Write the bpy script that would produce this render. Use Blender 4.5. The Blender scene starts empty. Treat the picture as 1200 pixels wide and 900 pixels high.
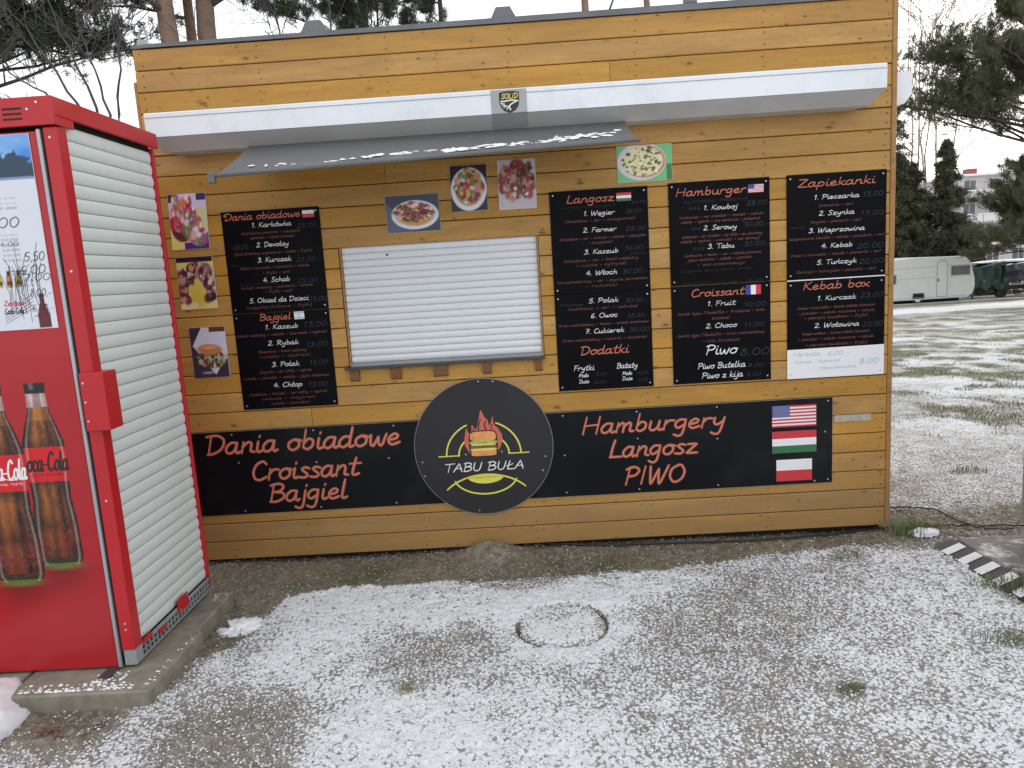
import bpy, math, random
import numpy as np
from mathutils import Vector
rad = math.radians
random.seed(7); RNG = np.random.RandomState(7)
S = bpy.context.scene; COL = S.collection
# ---------------------------------------------------------------- camera
cam = bpy.data.cameras.new("camera"); cam_o = bpy.data.objects.new("camera", cam); COL.objects.link(cam_o)
cam.sensor_width = 36.0; cam.lens = 850/1200*36.0; cam.clip_start = 0.05; cam.clip_end = 2000
CAM = (1.8685, -3.7702, 1.5)
def set_cam(yaw, pitch, roll):
    cy, sy, cp, sp, cr, sr = math.cos(yaw), math.sin(yaw), math.cos(pitch), math.sin(pitch), math.cos(roll), math.sin(roll)
    f = Vector((sy*cp, cy*cp, -sp)); r = Vector((cy, -sy, 0)); d = f.cross(r)
    r2 = r*cr+d*sr; d2 = r*-sr+d*cr
    from mathutils import Matrix
    m = Matrix((r2, -d2, -f)).transposed().to_4x4(); m.translation = Vector(CAM); cam_o.matrix_world = m
set_cam(-0.0253, 0.1526, 0.0624)
S.camera = cam_o
S.render.resolution_x = 1024; S.render.resolution_y = 768
# ---------------------------------------------------------------- sky and sun (overcast winter day, low sun behind the kiosk)
SUN_EL, SUN_ROT = rad(16), rad(35)          # rotation measured from +Y towards +X
W = bpy.data.worlds.new("World"); S.world = W; W.use_nodes = True
nt = W.node_tree; nt.nodes.clear(); N = nt.nodes.new; L = nt.links.new
sky = N('ShaderNodeTexSky'); sky.sky_type = 'NISHITA'; sky.sun_disc = False
sky.sun_elevation = SUN_EL; sky.sun_rotation = SUN_ROT; sky.air_density = 1.0; sky.dust_density = 3.0
hs = N('ShaderNodeHueSaturation'); hs.inputs['Saturation'].default_value = 0.3
L(sky.outputs[0], hs.inputs['Color'])
tc = N('ShaderNodeTexCoord'); nz = N('ShaderNodeTexNoise'); nz.inputs['Scale'].default_value = 2.2; nz.inputs['Detail'].default_value = 5
L(tc.outputs['Generated'], nz.inputs['Vector'])
cr = N('ShaderNodeValToRGB'); cr.color_ramp.elements[0].position = .3; cr.color_ramp.elements[0].color = (8.6, 8.9, 9.4, 1)
cr.color_ramp.elements[1].position = .7; cr.color_ramp.elements[1].color = (11.2, 11.3, 11.5, 1)
L(nz.outputs[0], cr.inputs[0])
mx = N('ShaderNodeMix'); mx.data_type = 'RGBA'; mx.inputs[0].default_value = 0.82
L(hs.outputs[0], mx.inputs[6]); L(cr.outputs[0], mx.inputs[7])
bg = N('ShaderNodeBackground'); bg.inputs[1].default_value = 0.1; L(mx.outputs[2], bg.inputs[0])
wo = N('ShaderNodeOutputWorld'); L(bg.outputs[0], wo.inputs[0])
sl = bpy.data.lights.new("sun", 'SUN'); sl.energy = 1.0; sl.angle = rad(14); sl.color = (1, .9, .76)
so = bpy.data.objects.new("sun", sl); COL.objects.link(so)
sd = Vector((math.sin(SUN_ROT)*math.cos(SUN_EL), math.cos(SUN_ROT)*math.cos(SUN_EL), math.sin(SUN_EL)))
so.rotation_euler = sd.to_track_quat('Z', 'Y').to_euler()
S.view_settings.view_transform = 'Standard'; S.view_settings.look = 'None'; S.view_settings.gamma = 1
S.view_settings.exposure = 0.58
# ---------------------------------------------------------------- materials
MATS = {}
def nodes(name):
    m = bpy.data.materials.new(name); m.use_nodes = True; t = m.node_tree
    b = t.nodes['Principled BSDF']; MATS[name] = m
    return m, t, b
def ramp(t, stops, src):
    r = t.nodes.new('ShaderNodeValToRGB'); e = r.color_ramp.elements
    while len(e) < len(stops): e.new(.5)
    for k, (p, c) in enumerate(stops): e[k].position = p; e[k].color = tuple(c[:3])+(1,) if hasattr(c, '__len__') else (c, c, c, 1)
    t.links.new(src, r.inputs[0]); return r.outputs[0]
def noise(t, scale, detail=4, vec=None, rough=.55, dist=0):
    n = t.nodes.new('ShaderNodeTexNoise'); n.inputs['Scale'].default_value = scale; n.inputs['Detail'].default_value = detail
    n.inputs['Roughness'].default_value = rough; n.inputs['Distortion'].default_value = dist
    if vec is not None: t.links.new(vec, n.inputs['Vector'])
    return n.outputs[0]
def coord(t, kind='Object', sc=(1, 1, 1), off=None):
    c = t.nodes.new('ShaderNodeTexCoord'); m = t.nodes.new('ShaderNodeMapping'); m.inputs['Scale'].default_value = sc
    t.links.new(c.outputs[kind], m.inputs[0])
    if off is not None: t.links.new(off, m.inputs['Location'])
    return m.outputs[0]
def mixc(t, fac, a, b, mode='MIX'):
    m = t.nodes.new('ShaderNodeMix'); m.data_type = 'RGBA'; m.blend_type = mode
    for i, v in ((0, fac), (6, a), (7, b)):
        if isinstance(v, (int, float)): m.inputs[i].default_value = v
        elif isinstance(v, tuple): m.inputs[i].default_value = v[:3]+(1,)
        else: t.links.new(v, m.inputs[i])
    return m.outputs[2]
def math_(t, op, a, b=0.0, clamp=False):
    m = t.nodes.new('ShaderNodeMath'); m.operation = op; m.use_clamp = clamp
    for i, v in ((0, a), (1, b)):
        if isinstance(v, (int, float)): m.inputs[i].default_value = v
        else: t.links.new(v, m.inputs[i])
    return m.outputs[0]
def bump(t, b, h, st=.3, d=.01):
    n = t.nodes.new('ShaderNodeBump'); n.inputs['Strength'].default_value = st; n.inputs['Distance'].default_value = d
    t.links.new(h, n.inputs['Height']); t.links.new(n.outputs[0], b.inputs['Normal'])
def mat(name, c, r=.6, var=.12, sc=6, metal=0, bs=.15, bd=.004, dirt=None, dsc=2.5, damt=.5, spec=.5):
    m, t, b = nodes(name)
    v = coord(t); n = noise(t, sc, 5, v)
    lo = tuple(x*(1-var) for x in c); hi = tuple(min(1, x*(1+var)) for x in c)
    col = ramp(t, [(.3, lo), (.7, hi)], n)
    if dirt:
        d = ramp(t, [(.5, 0), (.75, damt)], noise(t, dsc, 7, v, .7)); col = mixc(t, d, col, dirt)
    t.links.new(col, b.inputs['Base Color'])
    b.inputs['Roughness'].default_value = r; b.inputs['Metallic'].default_value = metal
    b.inputs['Specular IOR Level'].default_value = spec
    if bs: bump(t, b, noise(t, sc*6, 4, v), bs, bd)
    return m
def wood(name, base, dark, knots=True, rough=.5):
    m, t, b = nodes(name)
    oi = t.nodes.new('ShaderNodeObjectInfo'); r = oi.outputs['Random']
    cb = t.nodes.new('ShaderNodeCombineXYZ')
    for i, k in enumerate((37., 11., 5.)): t.links.new(math_(t, 'MULTIPLY', r, k), cb.inputs[i])
    v = coord(t, 'Object', (1, 1, 1), cb.outputs[0])
    def sc(s):
        q = t.nodes.new('ShaderNodeVectorMath'); q.operation = 'MULTIPLY'; t.links.new(v, q.inputs[0]); q.inputs[1].default_value = s; return q.outputs[0]
    fine = noise(t, 1, 6, sc((3.2, 1, 85)), .6, .6)
    broad = noise(t, 1, 4, sc((1.7, 1, 11)), .6, .8)
    tone = noise(t, 1, 2, sc((.8, 1, .8)))
    col = ramp(t, [(.25, tuple(x*.72 for x in base)), (.55, base), (.8, tuple(min(1, x*1.25) for x in base))], broad)
    col = mixc(t, math_(t, 'MULTIPLY', ramp(t, [(.42, 0), (.68, 1)], fine), .3), col, dark)
    col = mixc(t, ramp(t, [(.35, 0), (.75, .4)], tone), col, tuple(x*.7 for x in base))
    # per-board tone
    hv = t.nodes.new('ShaderNodeHueSaturation'); t.links.new(col, hv.inputs['Color'])
    t.links.new(math_(t, 'ADD', math_(t, 'MULTIPLY', r, .14), .93), hv.inputs['Value'])
    t.links.new(math_(t, 'ADD', math_(t, 'MULTIPLY', math_(t, 'FRACT', math_(t, 'MULTIPLY', r, 17.3)), .12), .92), hv.inputs['Saturation'])
    col = hv.outputs[0]
    # height of the ground splash: boards near the ground are greyer with dried mud
    if knots:
        for (s, th, keep, cd) in (((5.2, .01, 12), .10, .45, .8), ((13, .01, 26), .13, .62, .85), ((26, .01, 40), .13, .8, .7)):
            vo = t.nodes.new('ShaderNodeTexVoronoi'); vo.inputs['Scale'].default_value = 1
            t.links.new(sc(s), vo.inputs['Vector'])
            sep = t.nodes.new('ShaderNodeSeparateColor'); t.links.new(vo.outputs['Color'], sep.inputs[0])
            k = math_(t, 'MULTIPLY', ramp(t, [(th*.5, 1), (th*.75, .55), (th*1.3, .12), (th*2, 0)], vo.outputs['Distance']), math_(t, 'GREATER_THAN', sep.outputs[0], keep))
            col = mixc(t, math_(t, 'MULTIPLY', k, cd), col, (.055, .022, .01))
        wv = noise(t, 1, 3, sc((2.4, 1, 7)), .5, 2.5)
        lf = t.nodes.new('ShaderNodeMath'); lf.operation = 'PINGPONG'; t.links.new(math_(t, 'MULTIPLY', wv, 6.), lf.inputs[0]); lf.inputs[1].default_value = .5
        col = mixc(t, math_(t, 'MULTIPLY', ramp(t, [(.0, 1), (.12, 0)], lf.outputs[0]), .25), col, dark)
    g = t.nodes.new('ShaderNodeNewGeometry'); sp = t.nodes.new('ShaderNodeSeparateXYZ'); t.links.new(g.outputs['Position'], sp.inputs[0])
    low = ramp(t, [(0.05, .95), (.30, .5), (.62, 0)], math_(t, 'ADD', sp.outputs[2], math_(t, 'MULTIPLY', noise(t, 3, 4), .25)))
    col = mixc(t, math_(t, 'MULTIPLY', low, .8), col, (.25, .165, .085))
    t.links.new(col, b.inputs['Base Color'])
    b.inputs['Roughness'].default_value = rough
    bump(t, b, fine, .25, .002)
    return m
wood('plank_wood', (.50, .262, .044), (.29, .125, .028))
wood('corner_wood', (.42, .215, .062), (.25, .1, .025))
wood('corbel_wood', (.2, .085, .025), (.1, .04, .014), False)
mat('core_dark', (.02, .014, .008), .9)
mat('flashing_grey', (.13, .14, .155), .45, dirt=(.3, .3, .3), damt=.3)
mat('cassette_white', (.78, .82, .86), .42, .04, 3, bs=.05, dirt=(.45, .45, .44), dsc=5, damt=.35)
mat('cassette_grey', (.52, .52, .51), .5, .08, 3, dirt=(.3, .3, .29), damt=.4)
mat('awning_fabric', (.125, .125, .125), .55, .1, 5, dirt=(.11, .11, .11), dsc=3, damt=.6)
mat('plate_film', (.36, .37, .38), .25, .05)
mat('shield_black', (.012, .012, .012), .3)
mat('gold_print', (.75, .6, .12), .4)
mat('white_print', (.78, .78, .78), .5, .03)
mat('shutter_white', (.74, .77, .80), .38, .05, 4, bs=.04, dirt=(.5, .52, .54), dsc=4, damt=.4)
mat('rail_grey', (.33, .35, .37), .4)
mat('sill_dark', (.05, .05, .052), .45)
mat('board_black', (.004, .004, .006), .38, .3, 4, bs=.02, spec=.07)
mat('banner_black', (.006, .007, .009), .3, .25, 2, bs=.02, spec=.16, dirt=(.03, .028, .026), dsc=2, damt=.5)
mat('disc_grey', (.026, .026, .030), .36, .15, 2, bs=.02, spec=.3)
mat('panel_edge', (.5, .5, .5), .4)
mat('orange_print', (.60, .165, .095), .5, .06)
mat('red_print', (.19, .055, .038), .5, .2)
mat('item_white', (.80, .80, .80), .5, .02)
mat('chalk_dim', (.035, .044, .065), .6, .3, 30)
mat('pen_blue', (.20, .48, .66), .5, .1)
mat('halo_print', (.09, .035, .025), .5, .1)
mat('yellow_print', (.72, .68, .10), .5, .06)
mat('flame_print', (.60, .13, .08), .5, .06)
mat('bun_print', (.75, .32, .11), .5, .2, 40)
mat('patty_print', (.22, .08, .04), .5, .2, 40)
mat('green_print', (.30, .50, .12), .5, .3, 60)
mat('screw_steel', (.62, .62, .62), .3, .05, metal=.6, bs=0)
mat('flag_red', (.60, .03, .045), .45, .05); mat('flag_white', (.82, .82, .84), .45, .03)
mat('flag_green', (.03, .16, .07), .45, .05); mat('flag_blue', (.03, .05, .28), .45, .05); mat('flag_lightblue', (.35, .5, .75), .45, .05)
mat('tape', (.42, .38, .33), .5, .2, 30)
mat('machine_red', (.42, .012, .018), .3, .08, 2, bs=.03, dirt=(.38, .015, .02), damt=.5)
mat('cage_red', (.47, .011, .018), .38, .08, 3, bs=.05)
mat('cage_slat', (.66, .71, .685), .42, .05, 3, bs=.04, dirt=(.45, .5, .45), dsc=3, damt=.5)
mat('aluminium', (.42, .43, .45), .35, .1, metal=.5)
mat('base_grey', (.28, .29, .3), .5)
mat('black_gap', (.01, .01, .01), .8)
mat('cap_black', (.02, .018, .018), .4)
mat('ink', (.03, .03, .035), .6)
mat('ink_red', (.6, .05, .06), .6)
mat('concrete', (.24, .22, .17), .85, .25, 14, bs=.5, bd=.004, dirt=(.12, .12, .085), dsc=4, damt=.8)
mat('slab_dark', (.17, .16, .15), .85, .2, 20, bs=.4, dirt=(.7, .68, .67), dsc=9, damt=1.6)
mat('rubber_black', (.02, .02, .022), .6, .2, 20)
mat('ramp_white', (.72, .72, .72), .55, .06, 14, dirt=(.4, .38, .35), dsc=12)
mat('cable_black', (.02, .02, .02), .5)
mat('cabinet_grey', (.27, .3, .33), .45, .06)
mat('stone', (.3, .28, .24), .85, .35, 9, bs=.5)
mat('bark_pine', (.27, .18, .135), .9, .4, 5, bs=.8, bd=.03, dirt=(.12, .09, .075), dsc=5, damt=.9)
mat('bark_dark', (.075, .06, .05), .9, .3, 6, bs=.5)
mat('bark_birch', (.38, .32, .25), .9, .3, 6, bs=.3)
mat('bark_bare', (.085, .075, .072), .9, .3, 6, bs=.5)
mat('needles', (.065, .09, .05), .7, .45, .9, bs=0)
mat('needles_right', (.095, .102, .05), .7, .4, .6, bs=0)
mat('needles_spruce', (.07, .073, .036), .7, .45, .6, bs=0)
mat('grass', (.145, .165, .065), .8, .4, 3, bs=0); mat('grass_dry', (.30, .26, .14), .8, .3, 3, bs=0)
mat('leaf_dead', (.17, .08, .05), .7, .3, 40)
mat('caravan_white', (.70, .73, .70), .45, .05, 1.5, dirt=(.4, .43, .38), dsc=1.5, damt=.5)
mat('caravan_trim', (.34, .37, .36), .5); mat('glass_dark', (.05, .055, .06), .12); mat('curtain', (.2, .19, .19), .7, .3, 12)
mat('tyre', (.02, .02, .02), .8)
mat('tarp_green', (.022, .06, .045), .5, .2, 2, bs=.4, bd=.03); mat('tarp_navy', (.02, .027, .04), .45, .2, 2, bs=.4, bd=.03)
mat('wall_pale', (.62, .56, .55), .85, .05, 1); mat('balcony_white', (.74, .74, .74), .7, .04, 1); mat('roof_red', (.32, .09, .07), .8)
mat('window_glass', (.10, .12, .13), .15); mat('frame_white', (.7, .7, .7), .5)
def snowmat(name, c=(.86, .88, .92), sc=40, st=.5, bd=.006):
    m, t, b = nodes(name); v = coord(t)
    n = noise(t, sc, 6, v, .65); t.links.new(ramp(t, [(.3, tuple(x*.9 for x in c)), (.6, c)], n), b.inputs['Base Color'])
    b.inputs['Roughness'].default_value = .75
    bump(t, b, n, st, bd); return m
snowmat('snow'); snowmat('snow_ice', (.66, .68, .70), 25)
# printed artwork: colours laid down per point of the print
m, t, b = nodes('print_art'); a = t.nodes.new('ShaderNodeAttribute'); a.attribute_name = 'ink'
t.links.new(a.outputs['Color'], b.inputs['Base Color']); b.inputs['Roughness'].default_value = .38
m, t, b = nodes('print_gloss'); a = t.nodes.new('ShaderNodeAttribute'); a.attribute_name = 'ink'
t.links.new(a.outputs['Color'], b.inputs['Base Color']); b.inputs['Roughness'].default_value = .28
# ground: sand, gravel and moss under thin broken snow
m, t, b = nodes('ground'); v = coord(t, 'Object')
def attr(nm):
    a = t.nodes.new('ShaderNodeAttribute'); a.attribute_name = nm; return a.outputs['Fac']
n1 = noise(t, 1.5, 6, v, .6); n2 = noise(t, 22, 6, v, .7); n3 = noise(t, 120, 4, v, .7)
dirt = ramp(t, [(.34, (.085, .062, .04)), (.5, (.205, .165, .115)), (.66, (.38, .33, .26))], n2)
dirt = mixc(t, ramp(t, [(.4, 0), (.62, .55)], n1), dirt, (.10, .09, .055))
vo = t.nodes.new('ShaderNodeTexVoronoi'); vo.inputs['Scale'].default_value = 75; t.links.new(v, vo.inputs['Vector'])
sep = t.nodes.new('ShaderNodeSeparateColor'); t.links.new(vo.outputs['Color'], sep.inputs[0])
dirt = mixc(t, math_(t, 'MULTIPLY', math_(t, 'GREATER_THAN', sep.outputs[0], .62), .5), dirt, ramp(t, [(0, (.08, .07, .06)), (1, (.42, .39, .35))], sep.outputs[1]))
gr = ramp(t, [(.3, (.045, .06, .02)), (.7, (.13, .155, .055))], noise(t, 30, 5, v, .7))
dirt = mixc(t, attr('grass'), dirt, gr)
dirt = mixc(t, ramp(t, [(.48, 0), (.62, .5)], noise(t, 4.5, 5, v, .65)), dirt, (.085, .085, .04))
dirt = mixc(t, ramp(t, [(.45, 0), (.7, .4)], noise(t, 2.3, 4, v, .6)), dirt, (.30, .235, .155))
frost = ramp(t, [(.45, 0), (.95, .34)], math_(t, 'ADD', attr('snow'), math_(t, 'MULTIPLY', math_(t, 'SUBTRACT', n2, .5), .35)))
dirt = mixc(t, frost, dirt, (.60, .54, .455))
cells = math_(t, 'MULTIPLY', vo.outputs['Distance'], .55)
ns = math_(t, 'ADD', math_(t, 'MULTIPLY', noise(t, 62, 6, v, .8), .62), math_(t, 'ADD', math_(t, 'MULTIPLY', noise(t, 9, 4, v, .6), .38), cells))
mask = ramp(t, [(.43, 0), (.52, .62), (.62, 1)], math_(t, 'ADD', math_(t, 'SUBTRACT', attr('snow'), ns), .5, True))
snc = ramp(t, [(.3, (.70, .71, .73)), (.65, (.88, .89, .91))], n3)
t.links.new(mixc(t, mask, dirt, snc), b.inputs['Base Color']); b.inputs['Roughness'].default_value = .85
bump(t, b, math_(t, 'ADD', math_(t, 'MULTIPLY', mask, .7), math_(t, 'ADD', math_(t, 'MULTIPLY', n3, .4), math_(t, 'MULTIPLY', n2, .7))), .95, .016)
# ---------------------------------------------------------------- object helpers (everything is modelled in world metres)
def tag(o, label=None, cat=None, group=None, kind=None):
    if label: o['label'] = label
    if cat: o['category'] = cat
    if group: o['group'] = group
    if kind: o['kind'] = kind
    return o
ORG = {}
def thing(name, loc, label, cat, group=None):
    o = bpy.data.objects.new(name, None); COL.objects.link(o); o.location = loc; o.empty_display_size = .1
    ORG[o.name] = Vector(loc); return tag(o, label, cat, group)
def org(p): return ORG.get(p.name, Vector((0, 0, 0))) if p else Vector((0, 0, 0))
def link(name, me, mt, parent, loc=None):
    o = bpy.data.objects.new(name, me); COL.objects.link(o)
    if parent: o.parent = parent; ORG[o.name] = org(parent)
    if loc is not None: o.location = loc
    return o
def raw(name, V, F, mt, smooth=False):
    me = bpy.data.meshes.new(name)
    if isinstance(F, np.ndarray):
        V = np.asarray(V, dtype=np.float32); k = F.shape[1]
        me.vertices.add(len(V)); me.vertices.foreach_set('co', V.ravel())
        me.loops.add(F.size); me.loops.foreach_set('vertex_index', F.astype(np.int32).ravel())
        me.polygons.add(len(F)); me.polygons.foreach_set('loop_start', np.arange(0, F.size, k, dtype=np.int32))
        me.update(calc_edges=True)
    else:
        me.from_pydata([tuple(map(float, p)) for p in V], [], F); me.update()
    if mt: me.materials.append(MATS[mt])
    if smooth: me.polygons.foreach_set('use_smooth', [True]*len(me.polygons))
    return me
def part(name, V, F, mt, parent=None, smooth=False, world=True):
    V = np.asarray(V, dtype=float)
    if world and parent: V = V-np.array(org(parent))
    return link(name, raw(name, V, F, mt, smooth), mt, parent)
class MB:
    def __init__(s): s.v = []; s.f = []
    def add(s, V, F):
        o = len(s.v); s.v += [tuple(map(float, p)) for p in V]; s.f += [tuple(i+o for i in f) for f in F]; return s
    def box(s, x0, x1, y0, y1, z0, z1, c=0):
        if c: return s.cbox(x0, x1, y0, y1, z0, z1, c)
        return s.add([(x, y, z) for x in (x0, x1) for y in (y0, y1) for z in (z0, z1)],
                     [(0, 1, 3, 2), (4, 6, 7, 5), (0, 4, 5, 1), (2, 3, 7, 6), (0, 2, 6, 4), (1, 5, 7, 3)])
    def cbox(s, x0, x1, y0, y1, z0, z1, c):        # chamfered box
        import itertools
        V = []; idx = {}
        lim = ((x0, x1), (y0, y1), (z0, z1))
        for sg in itertools.product((0, 1), repeat=3):
            for ax in range(3):
                p = [lim[k][sg[k]]+(0 if k == ax else (c if sg[k] == 0 else -c)) for k in range(3)]
                idx[sg, ax] = len(V); V.append(p)
        F = []
        for ax in range(3):
            o = [k for k in range(3) if k != ax]
            for s_ in (0, 1):
                q = []
                for a_, b_ in ((0, 0), (1, 0), (1, 1), (0, 1)):
                    sg = [0, 0, 0]; sg[ax] = s_; sg[o[0]] = a_; sg[o[1]] = b_; q.append(idx[tuple(sg), ax])
                if (s_ == 0) != (ax == 1): q.reverse()
                F.append(tuple(q))
        for ax in range(3):
            o = [k for k in range(3) if k != ax]
            for a_, b_ in itertools.product((0, 1), repeat=2):
                s0 = [0, 0, 0]; s0[o[0]] = a_; s0[o[1]] = b_; s1 = list(s0); s1[ax] = 1
                F.append((idx[tuple(s0), o[0]], idx[tuple(s1), o[0]], idx[tuple(s1), o[1]], idx[tuple(s0), o[1]]))
        for sg in itertools.product((0, 1), repeat=3): F.append(tuple(idx[sg, a] for a in range(3)))
        return s.add(V, F)
    def tube(s, P, r, n=8, cap=True):
        P = [Vector(p) for p in P]; r = r if hasattr(r, '__len__') else [r]*len(P); V = []; up = Vector((.13, .07, 1)).normalized()
        for i, p in enumerate(P):
            d = (P[min(i+1, len(P)-1)]-P[max(i-1, 0)])
            d = d.normalized() if d.length > 1e-9 else Vector((0, 0, 1))
            a = d.cross(up)
            if a.length < .05: a = d.cross(Vector((1, 0, 0)))
            a.normalize(); b_ = d.cross(a)
            for k in range(n):
                t_ = 2*math.pi*k/n; V.append(p+(a*math.cos(t_)+b_*math.sin(t_))*r[i])
        F = [(i*n+k, i*n+(k+1) % n, (i+1)*n+(k+1) % n, (i+1)*n+k) for i in range(len(P)-1) for k in range(n)]
        if cap: F += [tuple(range(n))[::-1], tuple((len(P)-1)*n+k for k in range(n))]
        return s.add(V, F)
    def cyl(s, c, ax, r, h, n=20, r2=None):
        d = Vector(ax).normalized()*h; c = Vector(c); return s.tube([c, c+d], [r, r if r2 is None else r2], n)
    def prism(s, prof, axis, a, b):                # prof: 2-D polygon, extruded along axis from a to b
        def P(u, w, q): return {0: (q, u, w), 1: (u, q, w), 2: (u, w, q)}[axis]
        n = len(prof)
        return s.add([P(u, w, a) for u, w in prof]+[P(u, w, b) for u, w in prof],
                     [(i, (i+1) % n, n+(i+1) % n, n+i) for i in range(n)]+[tuple(range(n))[::-1], tuple(range(n, 2*n))])
    def done(s, name, mt, parent=None, smooth=False):
        import bmesh
        o = part(name, s.v, s.f, mt, parent, smooth); bm = bmesh.new(); bm.from_mesh(o.data)
        bmesh.ops.recalc_face_normals(bm, faces=bm.faces); bm.to_mesh(o.data); bm.free()
        return o
    def mesh(s, name, mt, smooth=False):
        import bmesh
        me = raw(name, s.v, s.f, mt, smooth); bm = bmesh.new(); bm.from_mesh(me)
        bmesh.ops.recalc_face_normals(bm, faces=bm.faces); bm.to_mesh(me); bm.free(); return me
# numpy value noise
def _h(ix, iy, s):
    n = (ix*374761393+iy*668265263+s*1274126177) & 0xffffffff
    n = ((n ^ (n >> 13))*1274126177) & 0xffffffff
    return ((n ^ (n >> 16)) & 0xffff)/65535.0
def vn(x, y, s=0):
    x = np.asarray(x, float); y = np.asarray(y, float); ix = np.floor(x).astype(np.int64); iy = np.floor(y).astype(np.int64)
    fx = x-ix; fy = y-iy; fx = fx*fx*(3-2*fx); fy = fy*fy*(3-2*fy)
    return (_h(ix, iy, s)*(1-fx)+_h(ix+1, iy, s)*fx)*(1-fy)+(_h(ix, iy+1, s)*(1-fx)+_h(ix+1, iy+1, s)*fx)*fy
def fbm(x, y, o=4, s=0):
    r = 0; a = .5; w = 0
    for k in range(o): r = r+a*vn(x*2**k, y*2**k, s+k); w += a; a *= .5
    return r/w
def sstep(a, b, x): t_ = np.clip((x-a)/(b-a), 0, 1); return t_*t_*(3-2*t_)
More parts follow.
